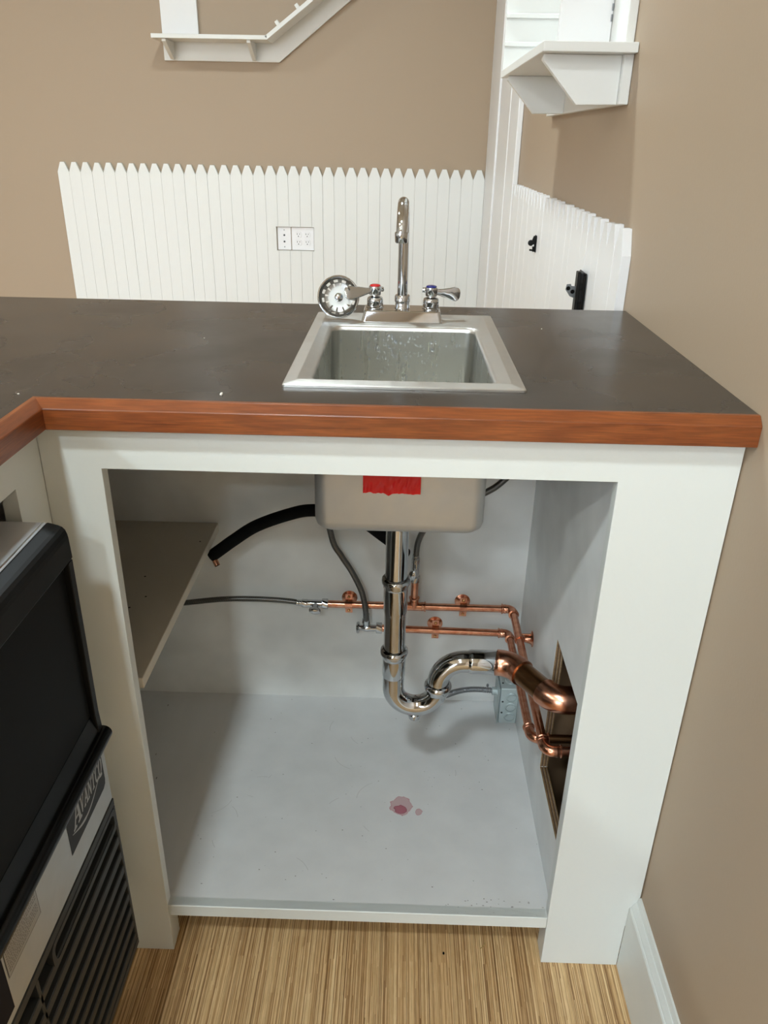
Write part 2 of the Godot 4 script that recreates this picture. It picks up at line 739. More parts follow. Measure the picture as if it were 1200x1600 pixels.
func ceiling_lamps(energy: float) -> void:
	var first: Node3D
	for x in [-0.5, -2.6]:
		for z in [-1.3, 1.5, 2.9, 4.3]:
			var at := Vector3(x, CEIL, z)
			var label := "recessed ceiling lamp, %s, %s row from the right wall" % [{-1.3: "nearest the back wall", 1.5: "just behind the viewer", 2.9: "second behind the viewer", 4.3: "furthest from the sink"}[z], "first" if x > -1.0 else "second"]
			if first == null:
				first = thing("ceiling_lamp", label, "ceiling lamp", at, "recessed ceiling lamps")
				part("trim_ring", Shape.new().lathe([Vector2(0.128, 0.0), Vector2(0.125, -0.008), Vector2(0.108, -0.006), Vector2(0.105, 0.0)]), mat.ceiling, first, true)
				part("lens", Shape.new().lathe([Vector2(0.0, -0.004), Vector2(0.105, -0.004), Vector2(0.105, -0.001), Vector2(0.0, -0.001)]), mat.lens, first, true)
				var l := AreaLight3D.new()
				l.name = "light"
				l.area_size = Vector2(0.19, 0.19)
				l.light_energy = energy
				l.light_color = Color(0.905, 0.970, 0.995)
				l.shadow_enabled = true
				l.set("area_range", 14.0)
				l.rotation.x = -PI / 2
				l.position.y = -0.012
				first.add_child(l)
			else:
				copy(first, label, at)


func room() -> void:
	var s := Shape.new().box(Vector3(-6, -0.1, ZW - 0.1), Vector3(XW + 0.1, 0.0, 6.0), 0.0)
	struct("floor", s, mat.bamboo)
	struct("ceiling", Shape.new().box(Vector3(-6.1, CEIL, ZW - 0.1), Vector3(XW + 0.1, CEIL + 0.1, 6.1), 0.0), mat.ceiling)
	struct("wall_back", Shape.new().box(Vector3(-6.1, 0, ZW - 0.1), Vector3(XW + 0.1, CEIL, ZW), 0.0), mat.wall)
	# the right wall is opened where the pipes go in
	var wr := Shape.new()
	wr.box(Vector3(XW, 0, ZW), Vector3(XW + 0.3, CEIL, -0.27), 0.0)
	wr.box(Vector3(XW, 0, -0.025), Vector3(XW + 0.3, CEIL, 6.1), 0.0)
	wr.box(Vector3(XW, 0, -0.27), Vector3(XW + 0.3, 0.20, -0.025), 0.0)
	wr.box(Vector3(XW, 0.56, -0.27), Vector3(XW + 0.3, CEIL, -0.025), 0.0)
	var wall := struct("wall_right", wr, mat.wall)
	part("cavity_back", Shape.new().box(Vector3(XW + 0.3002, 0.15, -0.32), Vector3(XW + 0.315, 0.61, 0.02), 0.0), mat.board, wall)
	struct("wall_left", Shape.new().box(Vector3(-6.1, 0, ZW), Vector3(-6, CEIL, 6.1), 0.0), mat.room)
	# front wall with an unseen window added for light: four strips of wall round the opening
	var fw := Shape.new()
	fw.box(Vector3(-6.1, 0, 6), Vector3(-5.5, CEIL, 6.1), 0.0)
	fw.box(Vector3(-1.2, 0, 6), Vector3(XW, CEIL, 6.1), 0.0)
	fw.box(Vector3(-5.5, 0, 6), Vector3(-1.2, 0.35, 6.1), 0.0)
	fw.box(Vector3(-5.5, 2.6, 6), Vector3(-1.2, CEIL, 6.1), 0.0)
	struct("wall_front", fw, mat.wall)
	var win := Shape.new()
	for x in [-5.47, -3.35, -1.23]:
		win.box(Vector3(x - 0.03, 0.35, 6.02), Vector3(x + 0.03, 2.6, 6.08), 0.004)
	for y in [0.38, 2.57]:
		win.box(Vector3(-5.44, y - 0.03, 6.02), Vector3(-3.38, y + 0.03, 6.08), 0.004)
		win.box(Vector3(-3.32, y - 0.03, 6.02), Vector3(-1.26, y + 0.03, 6.08), 0.004)
	var wf := struct("added_window_1", win, mat.black)  # assumed window, added as the source of the low frontal daylight
	for x in [-5.44, -3.32]:
		part("pane", Shape.new().box(Vector3(x, 0.41, 6.048), Vector3(x + 2.06, 2.54, 6.052), 0.0), mat.pane, wf)
	# moulded skirting along the right wall, from the cabinet towards the viewer
	var prof := PackedVector2Array([Vector2(0, 0), Vector2(-0.0162, 0), Vector2(-0.0162, 0.1445), Vector2(-0.0145, 0.1475), Vector2(-0.0132, 0.1478), Vector2(-0.0126, 0.1500), Vector2(-0.0075, 0.1590), Vector2(-0.0062, 0.1592), Vector2(-0.0056, 0.1612), Vector2(-0.0035, 0.1697), Vector2(0, 0.1697)])
	struct("baseboard_right", Shape.new().prism(prof, 5.99, Transform3D(Basis(), Vector3(XW, 0, 0.0008))), mat.white)


func cabinets() -> void:
	var c := thing("sink_cabinet", "white painted open-front base cabinet under the steel sink", "cabinet", Vector3(0, 0, -0.28))
	var top := 0.9644
	var f := PackedVector2Array([Vector2(XL, 0), Vector2(XO, 0), Vector2(XO, YT), Vector2(XR, YT), Vector2(XR, 0), Vector2(XW - 0.0018, 0), Vector2(XW - 0.0018, top), Vector2(XL, top)])
	# the skirting is let in: the right foot stops at its face
	f = Geometry2D.clip_polygons(f, PackedVector2Array([Vector2(XW - 0.0164, -0.1), Vector2(XW + 0.1, -0.1), Vector2(XW + 0.1, 0.10), Vector2(XW - 0.0164, 0.10)]))[0]
	part("face_frame", Shape.new().prism(f, 0.018, Transform3D(Basis(), Vector3(0, 0, -0.018)), 0.0004), mat.white, c)
	for x in [[XL, XO - 0.0004], [XR + 0.0004, XW - 0.02]]:
		part("foot_block", Shape.new().box(Vector3(x[0], 0, -0.04), Vector3(x[1], 0.0865, -0.0182), 0.0006), mat.white, c)
	# floor panel: eased front edge between the stiles, textured top
	var fl := Shape.new()
	fl.box(Vector3(XO + 0.0002, 0.0868, -0.019), Vector3(XR - 0.0002, YF, -0.0006), 0.0012)
	fl.box(Vector3(-0.95, 0.0868, ZI), Vector3(XP, YF - 0.0004, -0.0185), 0.0)
	var fp := part("floor_panel", fl, mat.white, c)
	var fs := Shape.new()
	fs.face_uv([Vector3(XO, YF, ZI), Vector3(XP, YF, ZI), Vector3(XP, YF, -0.0019), Vector3(XO, YF, -0.0019)], [Vector2(0, 0), Vector2(1, 0), Vector2(1, 1), Vector2(0, 1)], Vector3.UP)
	for q in [[XR, XP]]:
		pass
	fs.face_uv([Vector3(-0.95, YF, ZI), Vector3(XO, YF, ZI), Vector3(XO, YF, -0.0185), Vector3(-0.95, YF, -0.0185)], [Vector2(0.9, 0), Vector2(0, 0), Vector2(0, 0.3), Vector2(0.9, 0.3)], Vector3.UP)
	part("floor_surface", fs, mat.cabinet_floor, fp)
	part("back_panel", Shape.new().box(Vector3(-0.95, 0.0, ZI - 0.018), Vector3(XW - 0.002, 0.9675, ZI), 0.0), mat.inside, c)
	part("end_panel", Shape.new().box(Vector3(-0.968, 0.0, ZI), Vector3(-0.95, 0.9675, -0.0205), 0.0), mat.inside, c)
	part("corner_panel", Shape.new().box(Vector3(-0.95, 0.0, -0.0375), Vector3(XL - 0.021, 0.9675, -0.0205), 0.0), mat.inside, c)
	part("shelf", Shape.new().box(Vector3(-0.95, 0.5365, ZI + 0.001), Vector3(-0.367, 0.5555, -0.038), 0.0008), mat.shelf, c)
	part("shelf_cleat", Shape.new().box(Vector3(-0.95, 0.50, ZI + 0.001), Vector3(-0.40, 0.5363, ZI + 0.018), 0.0008), mat.inside, c)
	# right side with the rough opening for the pipes; the cut shows the plies
	var z0 := -0.2185
	var z1 := -0.05
	var y0 := 0.2375
	var y1 := 0.522
	var sd := Shape.new()
	sd.box(Vector3(XP, 0.0, ZI), Vector3(XP + 0.014, 0.9675, z0 - 0.0012), 0.0)
	sd.box(Vector3(XP, 0.0, z1), Vector3(XP + 0.014, 0.9675, -0.0185), 0.0)
	sd.box(Vector3(XP, 0.0, z0 - 0.0012), Vector3(XP + 0.014, y0 - 0.0012, z1), 0.0)
	sd.box(Vector3(XP, y1, z0 - 0.0012), Vector3(XP + 0.014, 0.9675, z1), 0.0)
	var side := part("side_panel", sd, mat.inside, c)
	for k in 5:
		var xa := XP + 0.0002 + 0.00276 * k
		var lift: float = [0.0, 0.0008, 0.0, 0.0011, 0.0003][k]
		var pm: Material = mat.ply_dark if k % 2 else mat.ply
		part("ply", Shape.new().box(Vector3(xa, y0, z0 - 0.0012), Vector3(xa + 0.0026, y1, z0 - lift), 0.0002), pm, side)
		part("ply", Shape.new().box(Vector3(xa, y0 - 0.0012, z0), Vector3(xa + 0.0026, y0 - lift, z1), 0.0002), pm, side)

	part("added_shade_board", Shape.new().box(Vector3(XP + 0.0145, 0.0, -0.315), Vector3(XW - 0.0015, 0.9675, -0.298), 0.001), mat.added_board, c)  # added board, put in to keep the cavity behind the pipes dark
	for q in [[-0.452, -0.330], [-0.430, -0.262], [-0.447, -0.226], [-0.385, -0.470]]:
		part("nail_hole", Shape.new().lathe([Vector2(0.0, 0.0001), Vector2(0.0016, 0.0001), Vector2(0.0020, 0.0)], Transform3D(Basis(), Vector3(q[0], 0.5556, q[1])), 10), mat.slot, c)

	# the cabinet along the left, with an opening for the ice machine; its face looks to +x
	var l := thing("side_cabinet", "cream white cabinet run housing the black ice machine on the left", "cabinet", Vector3(-0.75, 0, 0.66))
	var g := PackedVector2Array([Vector2(0.0, 0), Vector2(-0.0712, 0), Vector2(-0.0712, 0.9075), Vector2(-0.742, 0.9075), Vector2(-0.742, 0), Vector2(-1.3, 0), Vector2(-1.3, top), Vector2(0.0, top)])
	part("face_frame", Shape.new().prism(g, 0.019, frame(Vector3(XL - 0.0191, 0, 0.0001), Vector3(0, 0, -1), Vector3(0, 1, 0)), 0.0003), mat.white, l)
	part("back_panel", Shape.new().box(Vector3(-1.068, 0, 0.0004), Vector3(-1.05, 0.9675, 1.3), 0.0), mat.inside, l)
	part("end_panel", Shape.new().box(Vector3(-1.05, 0, 1.282), Vector3(XL - 0.02, 0.9675, 1.3), 0.0), mat.white, l)
	part("partition", Shape.new().box(Vector3(-1.05, 0, 0.0004), Vector3(XL - 0.0205, 0.9675, 0.0180), 0.0), mat.inside, l)


func worktop() -> void:
	var w := thing("worktop", "dark brown-black laminate worktop with a reddish cherry wood edge", "countertop", Vector3(-0.3, 0.9675, -0.3))
	var s := Shape.new()
	var y0 := 0.968
	# pieces round the cut-out for the bowl
	s.box(Vector3(-1.3, y0, ZB), Vector3(-0.128, YC, 0.0105), 0.0)
	s.box(Vector3(0.140, y0, ZB), Vector3(XW - 0.0008, YC, 0.0105), 0.0)
	s.box(Vector3(-0.128, y0, ZB), Vector3(0.140, YC, -0.412), 0.0)
	s.box(Vector3(-0.128, y0, -0.072), Vector3(0.140, YC, 0.0105), 0.0)
	s.box(Vector3(-1.3, y0, 0.0105), Vector3(-0.4292, YC, 1.31), 0.0)
	part("laminate_top", s, mat.laminate, w)
	# solid wood lipping: eased top, flat face; mitred in the inside corner
	var pr := PackedVector2Array([Vector2(0, 0.9644), Vector2(0.0148, 0.9644), Vector2(0.0156, 0.9652), Vector2(0.0156, 0.9895), Vector2(0.0150, 0.9908), Vector2(0.0060, 0.9996), Vector2(0.0048, 1.0002), Vector2(0, 1.0002)])
	var e := Shape.new()
	var ends := []
	for side in 2:
		var ring := []
		for p in pr:
			var x: float = -0.4296 + p.x if side == 0 else XW - 0.0006
			ring.append(Vector3(x, p.y, 0.0102 + p.x))
		ends.append(ring)
	e.loft([ends[1], ends[0]], false)
	e.cap(ends[1], Vector3.RIGHT)
	e.cap(ends[0], Vector3.LEFT)
	part("front_edging", e, mat.cherry, w)
	var len := 1.3
	var q := Shape.new()
	ends = []
	for side in 2:
		var ring := []
		for p in pr:
			var x: float = p.x if side == 0 else len
			ring.append(Vector3(x, p.y, p.x))
		ends.append(ring)
	# built along x, then turned to run along z
	q.loft([ends[0], ends[1]], false)
	q.cap(ends[1], Vector3.RIGHT)
	q.cap(ends[0], Vector3.LEFT)
	var m := part("side_edging", q, mat.cherry, w, true)
	m.transform = Transform3D(Basis(Vector3(0, 0, 1), Vector3(0, 1, 0), Vector3(1, 0, 0)), Vector3(-0.4296, 0, 0.0102) - w.position)


func sink() -> void:
	var o := thing("sink", "rectangular brushed stainless drop-in sink wet with drops", "sink", Vector3(0.004, YC, -0.24))
	var c := Vector2(0.0065, -0.2765)
	var b := Vector2(0.0055, -0.2415)
	var bw := 0.2335
	var bh := 0.319
	var s := Shape.new()
	var rings := [
		ring_xz(c, 0.3035, 0.4505, 0.004, YC + 0.0002), ring_xz(c, 0.3035, 0.4505, 0.004, YC + 0.0030), ring_xz(c, 0.3025, 0.4495, 0.004, YC + 0.0037),
		ring_xz(c, 0.3000, 0.4470, 0.004, YC + 0.0041), ring_xz(c, 0.2720, 0.4190, 0.005, YC + 0.0066), ring_xz(c, 0.2700, 0.4170, 0.005, YC + 0.0067), ring_xz(c, 0.2680, 0.4150, 0.005, YC + 0.0064),
		ring_xz(b, bw + 0.012, bh + 0.012, 0.022, YC + 0.0030), ring_xz(b, bw + 0.005, bh + 0.005, 0.019, YC + 0.0018), ring_xz(b, bw + 0.001, bh + 0.001, 0.017, YC - 0.0014), ring_xz(b, bw, bh, 0.016, YC - 0.005)]
	s.loft(rings, true, [1, 3])
	part("rim", s, mat.steel, o)
	var deep := 0.216
	var t := Shape.new()
	var inner := []
	for k in [[0.0, 0.005, 0.016], [0.0, 0.06, 0.016], [0.0005, deep - 0.017, 0.017], [0.003, deep - 0.008, 0.018], [0.008, deep - 0.002, 0.019], [0.018, deep, 0.02]]:
		inner.append(ring_xz(b, bw - 2 * k[0], bh - 2 * k[0], k[2], YC - k[1]))
	inner.append(ring_xz(Vector2(0.004, -0.25), 0.090, 0.090, 0.0449, YC - deep - 0.003))
	t.loft(inner)
	var outer := []
	for k in [[-0.0012, 0.004, 0.017], [-0.0012, deep - 0.016, 0.018], [0.0010, deep - 0.007, 0.019], [0.006, deep - 0.0008, 0.02], [0.016, deep + 0.0018, 0.021]]:
		outer.append(ring_xz(b, bw - 2 * k[0], bh - 2 * k[0], k[2], YC - k[1]))
	outer.append(ring_xz(Vector2(0.004, -0.25), 0.090, 0.090, 0.0449, YC - deep - 0.005))
	var u := Shape.new()
	outer.reverse()
	u.loft(outer)
	part("bowl", t, mat.steel_bowl, o)
	part("bowl_outside", u, mat.steel_dull, o)
	part("drain_flange", Shape.new().lathe([Vector2(0.0, -0.012), Vector2(0.03, -0.010), Vector2(0.038, 0.0), Vector2(0.0445, 0.0025), Vector2(0.047, 0.0005), Vector2(0.0447, -0.004)], Transform3D(Basis(), Vector3(0.004, YC - deep - 0.002, -0.25))), mat.chrome, o)
	# red film left stuck to the front of the bowl
	var film := thing("red_film", "crumpled glossy red tape stuck on the front of the sink bowl", "tape", Vector3(-0.006, 0.86, -0.079))
	var fs := Shape.new()
	fs.smooth()
	var nz := FastNoiseLite.new()
	nz.seed = 5
	nz.frequency = 55.0
	var at := func(i: int, k: int) -> Vector3:
		var x := -0.0447 + 0.0781 * i / 40.0
		var low := 0.0025 * nz.get_noise_1d(x) * (1.0 - k / 20.0) - (0.004 * exp(-pow((x + 0.010) / 0.0035, 2.0)) * (1.0 - k / 20.0))
		var y := 0.8477 + low + 0.050 * k / 20.0
		var z := -0.0801 + 0.0012 + 0.0042 * (nz.get_noise_2d(x * 2.2, y * 0.9) * 0.5 + 0.5) * (1.0 - 0.5 * k / 20.0)
		return Vector3(x, y, z)
	for i in 40:
		for k in 20:
			fs.tri(at.call(i, k), at.call(i + 1, k), at.call(i + 1, k + 1))
			fs.tri(at.call(i, k), at.call(i + 1, k + 1), at.call(i, k + 1))
	part("film", fs, mat.red_film, film)
	# drops of water on the back wall of the bowl and round the tap
	var spots := []
	for i in 230:
		var x := clampf(rng.randfn(0.0, 0.042), -0.098, 0.108)
		var y := YC - clampf(absf(rng.randfn(0.035, 0.045)) + 0.008, 0.008, 0.15)
		spots.append(Transform3D(Basis(Vector3.RIGHT, PI / 2), Vector3(x, y, -0.2415 - bh / 2 + 0.0002)))
	for i in 60:
		spots.append(Transform3D(Basis(Vector3.RIGHT, PI / 2 - 0.16), Vector3(rng.randf_range(-0.058, 0.0), rng.randf_range(1.006, 1.0195), 0)))
		spots[-1].origin.z = -0.4287 - (spots[-1].origin.y - 1.0035) * 0.16
	for i in 26:
		spots.append(Transform3D(Basis(), Vector3(rng.randf_range(-0.115, 0.13), YC + 0.0023, rng.randf_range(-0.425, -0.408))))
	var mm := MultiMesh.new()
	mm.transform_format = MultiMesh.TRANSFORM_3D
	mm.mesh = Shape.new().lathe([Vector2(1.0, 0.0), Vector2(0.93, 0.3), Vector2(0.7, 0.55), Vector2(0.36, 0.7), Vector2(0.0, 0.74)], Transform3D(), 10).mesh()
	mm.instance_count = spots.size()
	for i in spots.size():
		var r := rng.randf_range(0.0008, 0.0025) * (1.0 if i < 230 else 0.6)
		var tr: Transform3D = spots[i]
		mm.set_instance_transform(i, tr.scaled_local(Vector3(r * rng.randf_range(0.7, 1.0), r, r * rng.randf_range(1.0, 1.6))))
	var drops := MultiMeshInstance3D.new()
	drops.multimesh = mm
	drops.material_override = mat.water
	drops.name = "water_drops"
	drops.position = -o.position
	drops.set_meta("kind", "stuff")
	o.add_child(drops)


func faucet() -> void:
	var at := Vector3(0.0022, YC + 0.0025, -0.4615)
	var f := thing("faucet", "chrome two-handle deck faucet with tall gooseneck spout", "faucet", at)
	var s := Shape.new()
	var c := Vector2(0.0024, -0.4585)
	s.loft([ring_xz(c, 0.136, 0.062, 0.006, 1.0030), ring_xz(c, 0.136, 0.062, 0.006, 1.0045), ring_xz(c, 0.1285, 0.0565, 0.006, 1.0200), ring_xz(c, 0.1265, 0.0545, 0.006, 1.0217), ring_xz(c, 0.1220, 0.0500, 0.006, 1.0222)], true, [1, 2, 3])
	s.cap(ring_xz(c, 0.1220, 0.0500, 0.006, 1.0222), Vector3.UP)
	part("base_plate", s, mat.chrome, f)
	# spout: collar, riser and bend, aerator
	var path := [Vector3(at.x, 1.022, at.z), Vector3(at.x, 1.08, at.z)]
	var r := 0.045
	var ca := Vector3(at.x, 1.1465, at.z + r)
	for k in 25:
		var a := PI - PI * k / 24.0
		path.append(ca + Vector3(-0.004 * k / 24.0, sin(a) * r, cos(a) * r))
	var sp := part("spout", Shape.new().tube(path, 0.0088, 24), mat.chrome, f)
	part("aerator", Shape.new().lathe([Vector2(0.0, -0.0095), Vector2(0.0088, -0.0095), Vector2(0.0101, -0.0075), Vector2(0.0107, 0.0045), Vector2(0.0104, 0.006), Vector2(0.0088, 0.0062)], Transform3D(Basis(), Vector3(path[-1].x, 1.1465, path[-1].z))), mat.chrome, sp)
	part("spout_collar", Shape.new().lathe([Vector2(0.0131, 0.0), Vector2(0.0131, 0.0015), Vector2(0.0122, 0.003), Vector2(0.0122, 0.010), Vector2(0.0133, 0.0115), Vector2(0.0133, 0.0195), Vector2(0.0120, 0.0215), Vector2(0.0088, 0.0218)], Transform3D(Basis(), Vector3(at.x, 1.0218, at.z))), mat.chrome, sp)
	for side in [-1, 1]:
		var x: float = -0.0440 if side < 0 else 0.0508
		var t := Transform3D(Basis(), Vector3(x, 1.0218, at.z))
		var nut := part("valve_nut", Shape.new().lathe([Vector2(0.0148, 0.0), Vector2(0.0150, 0.0015), Vector2(0.0135, 0.0025), Vector2(0.0135, 0.0125), Vector2(0.0115, 0.0150)], t, 6), mat.chrome, f)
		part("bonnet", Shape.new().lathe([Vector2(0.0135, 0.0095), Vector2(0.0138, 0.0135), Vector2(0.0128, 0.0165), Vector2(0.0100, 0.0180), Vector2(0.0065, 0.0190), Vector2(0.0060, 0.0225)], t), mat.chrome, nut)
		# lever: hub, broad paddle one way, stub the other
		var h := Shape.new()
		h.lathe([Vector2(0.0, 0.0205), Vector2(0.0090, 0.0205), Vector2(0.0098, 0.0222), Vector2(0.0108, 0.0335), Vector2(0.0104, 0.0352), Vector2(0.0092, 0.0356), Vector2(0.0, 0.0356)], t)
		var tip := Vector3(-0.0925, 1.0482, -0.4335) if side < 0 else Vector3(0.0985, 1.0445, -0.4665)
		var root := Vector3(x, 1.0505, at.z)
		var d := (tip - root).normalized()
		var up := Vector3(0, 0.91, -0.42) if side < 0 else Vector3(0, 1.0, 0.0)
		up = (up - d * up.dot(d)).normalized()
		var th := d.cross(up).normalized()
		var rings := []
		var L := root.distance_to(tip)
		for k in [[0.0085, 0.0046, 0.0036], [0.016, 0.0056, 0.0030], [0.028, 0.0084, 0.0026], [L - 0.010, 0.0118, 0.0024], [L - 0.004, 0.0112, 0.0022], [L - 0.0005, 0.0085, 0.0018], [L + 0.0010, 0.0050, 0.0010], [L + 0.0014, 0.0005, 0.0003]]:
			var ring := []
			for p in rrect(k[1] * 2, k[2] * 2, k[2] * 0.9, 3):
				ring.append(root + d * k[0] + up * p.x - th * p.y)
			rings.append(ring)
		h.loft(rings)
		rings = []
		for k in [[-0.0085, 0.0040, 0.0036], [-0.0145, 0.0044, 0.0034], [-0.0155, 0.0036, 0.0026]]:
			var ring := []
			for p in rrect(k[1] * 2, k[2] * 2, k[2] * 0.9, 3):
				ring.append(root + d * k[0] + up * p.x + th * p.y)
			rings.append(ring)
		h.loft(rings)
		h.cap(rings[-1], -d)
		var lever := part("handle", h, mat.chrome, f)
		lever.set_meta("label", "chrome lever with red cap" if side < 0 else "chrome lever with blue cap")
		var cap := part("index_cap", Shape.new().lathe([Vector2(0.0090, 0.0355), Vector2(0.0086, 0.0372), Vector2(0.0060, 0.0381), Vector2(0.0, 0.0384)], t), mat.red_cap if side < 0 else mat.blue_cap, lever)
		cap.set_meta("label", "red cap" if side < 0 else "dark blue cap")


func strainer() -> void:
	var base := Vector3(-0.1052, YC + 0.006, -0.438)
	var o := thing("sink_strainer", "round perforated steel sink strainer leaning beside the faucet", "strainer", base)
	# faces the viewer, leaning back; local y is its axis
	var t := Transform3D(Basis(Vector3.RIGHT, PI / 2 - 0.24), base + Vector3(0, 0.0343, -0.0085))
	part("rim", Shape.new().lathe([Vector2(0.0318, 0.000), Vector2(0.0345, -0.0012), Vector2(0.0352, 0.0006), Vector2(0.0344, 0.0026), Vector2(0.0326, 0.0032), Vector2(0.0312, 0.0018), Vector2(0.0318, 0.000)], t, 48), mat.chrome, o)
	# basket wall with real holes, left out of a polar grid
	var s := Shape.new()
	s.smooth()
	var n := 96
	var prof := [Vector2(0.0316, 0.0010), Vector2(0.0300, -0.0030), Vector2(0.0284, -0.0052), Vector2(0.0262, -0.0068), Vector2(0.0246, -0.0080), Vector2(0.0232, -0.0086), Vector2(0.0170, -0.0092), Vector2(0.0120, -0.0092), Vector2(0.0, -0.0092)]
	for i in prof.size() - 1:
		for k in n:
			if i in [2, 3] and k % 8 in [1, 2, 3, 4]:
				continue
			if i in [5] and k % 8 in [5, 6]:
				continue
			var a := TAU * k / n
			var b := TAU * (k + 1) / n
			var p0: Vector2 = prof[i]
			var p1: Vector2 = prof[i + 1]
			var q := [t * Vector3(p0.x * cos(a), p0.y, -p0.x * sin(a)), t * Vector3(p0.x * cos(b), p0.y, -p0.x * sin(b)), t * Vector3(p1.x * cos(b), p1.y, -p1.x * sin(b)), t * Vector3(p1.x * cos(a), p1.y, -p1.x * sin(a))]
			s.tri(q[0], q[1], q[2])
			if p1.x > 0.0:
				s.tri(q[0], q[2], q[3])
	part("basket", s, mat.steel_basket, o)
	part("knob", Shape.new().lathe([Vector2(0.0075, -0.0092), Vector2(0.0070, -0.0070), Vector2(0.0030, -0.0055), Vector2(0.0022, 0.0035), Vector2(0.0046, 0.0055), Vector2(0.0050, 0.0080), Vector2(0.0036, 0.0102), Vector2(0.0, 0.0108)], t), mat.chrome, o)


func drain() -> void:
	var x := 0.0045
	var z := -0.25
	var d := thing("sink_trap", "polished chrome tailpiece and P-trap under the sink", "drain trap", Vector3(x, 0.34, z))
	part("strainer_body", Shape.new().lathe([Vector2(0.043, 0.7690), Vector2(0.042, 0.767), Vector2(0.030, 0.764), Vector2(0.026, 0.757), Vector2(0.0195, 0.757)], Transform3D(Basis(), Vector3(x, 0, z))), mat.chrome, d)
	var t := func(y: float) -> Transform3D: return Transform3D(Basis(), Vector3(x, y, z))
	part("tailpiece", Shape.new().tube([Vector3(x, 0.764, z), Vector3(x, 0.61, z)], 0.0190, 32), mat.chrome, d)
	var nut := [Vector2(0.0200, -0.012), Vector2(0.0213, -0.010), Vector2(0.0216, -0.003), Vector2(0.0242, -0.0015), Vector2(0.0250, 0.002), Vector2(0.0244, 0.006), Vector2(0.0222, 0.0085), Vector2(0.0196, 0.0095)]
	part("slip_nut", Shape.new().lathe(nut, t.call(0.607), 36), mat.chrome, d)
	part("extension_tube", Shape.new().lathe([Vector2(0.0206, 0.603), Vector2(0.0206, 0.553), Vector2(0.0196, 0.546), Vector2(0.0190, 0.543), Vector2(0.0190, 0.45)], Transform3D(Basis(), Vector3(x, 0, z)), 36), mat.chrome, d)
	part("slip_nut", Shape.new().lathe(nut, t.call(0.462), 36), mat.chrome, d)
	# J-bend
	var xo := 0.0850
	var r := (xo - x) / 2.0
	var p := [Vector3(x, 0.456, z), Vector3(x, 0.425, z)]
	for k in 25:
		var a := PI + PI * k / 24.0
		p.append(Vector3(x + r + cos(a) * r, 0.386 + sin(a) * r, z))
	p.append(Vector3(xo, 0.393, z))
	var j := part("j_bend", Shape.new().tube(p, 0.0192, 32), mat.chrome, d)
	part("bend_socket", Shape.new().lathe([Vector2(0.0192, 0.412), Vector2(0.0206, 0.416), Vector2(0.0206, 0.455)], Transform3D(Basis(), Vector3(x, 0, z)), 36), mat.chrome, j)
	part("cleanout_plug", Shape.new().lathe([Vector2(0.0, -0.012), Vector2(0.0085, -0.012), Vector2(0.0100, -0.010), Vector2(0.0100, -0.005), Vector2(0.0118, -0.004), Vector2(0.0118, 0.0), Vector2(0.0085, 0.004)], Transform3D(Basis(), Vector3(x + r, 0.386 - r - 0.0185, z)), 20), mat.chrome, j)
	part("slip_nut", Shape.new().lathe(nut, Transform3D(Basis(), Vector3(xo, 0.389, z)), 36), mat.chrome, d)
	# outlet bend and sleeve
	var ya := 0.4465
	p = bent([Vector3(xo, 0.389, z), Vector3(xo, ya, z), Vector3(0.160, ya, z)], 0.047, 14)
	part("outlet_bend", Shape.new().tube(p, 0.0192, 32), mat.chrome, d)
	part("outlet_sleeve", Shape.new().lathe([Vector2(0.0193, -0.004), Vector2(0.0212, 0.0), Vector2(0.0216, 0.002), Vector2(0.0216, 0.0505), Vector2(0.0210, 0.0515)], axis(Vector3(0.1400, ya, z), Vector3.RIGHT), 36), mat.chrome, d)

	# large copper waste to the wall
	var w := thing("copper_drain_pipe", "large copper waste pipe from the chrome trap into the side opening", "pipe", Vector3(0.24, 0.4465, -0.2))
	var a0 := Vector3(0.1895, ya, z)
	var a1 := Vector3(0.2105, ya, z)
	var dir := Vector3(0.053, 0.0, 0.085).normalized()
	var a2 := a1 + dir * 0.116
	var a3 := a2 + Vector3(0.330, 0, 0.0)
	part("elbow", Shape.new().tube(bent([a0, a1, a1 + dir * 0.028], 0.045, 8), 0.0232, 32), mat.copper, w)
	part("elbow_collar", Shape.new().tube([a1 + dir * 0.024, a1 + dir * 0.034], 0.0238, 32), mat.copper, w)
	part("pipe", Shape.new().tube([a1 + dir * 0.02, a2 - dir * 0.015], 0.0207, 32), mat.copper_old, w)
	part("elbow", Shape.new().tube(bent([a2 - dir * 0.026, a2, a2 + Vector3(0.032, 0, 0)], 0.036, 10), 0.0234, 32), mat.copper, w)
	part("wall_pipe", Shape.new().tube([a2 + Vector3(0.028, 0, 0), a3], 0.0207, 32), mat.copper_old, w)


func fitting(at: Vector3, d: Vector3, r: float) -> Shape:
	var n := d.normalized()
	return Shape.new().lathe([Vector2(r, -0.0052), Vector2(r * 1.28, -0.0042), Vector2(r * 1.20, -0.0015), Vector2(r * 1.20, 0.0010), Vector2(r * 1.42, 0.0022), Vector2(r * 1.42, 0.0040), Vector2(r, 0.0050)], axis(at, n), 24)


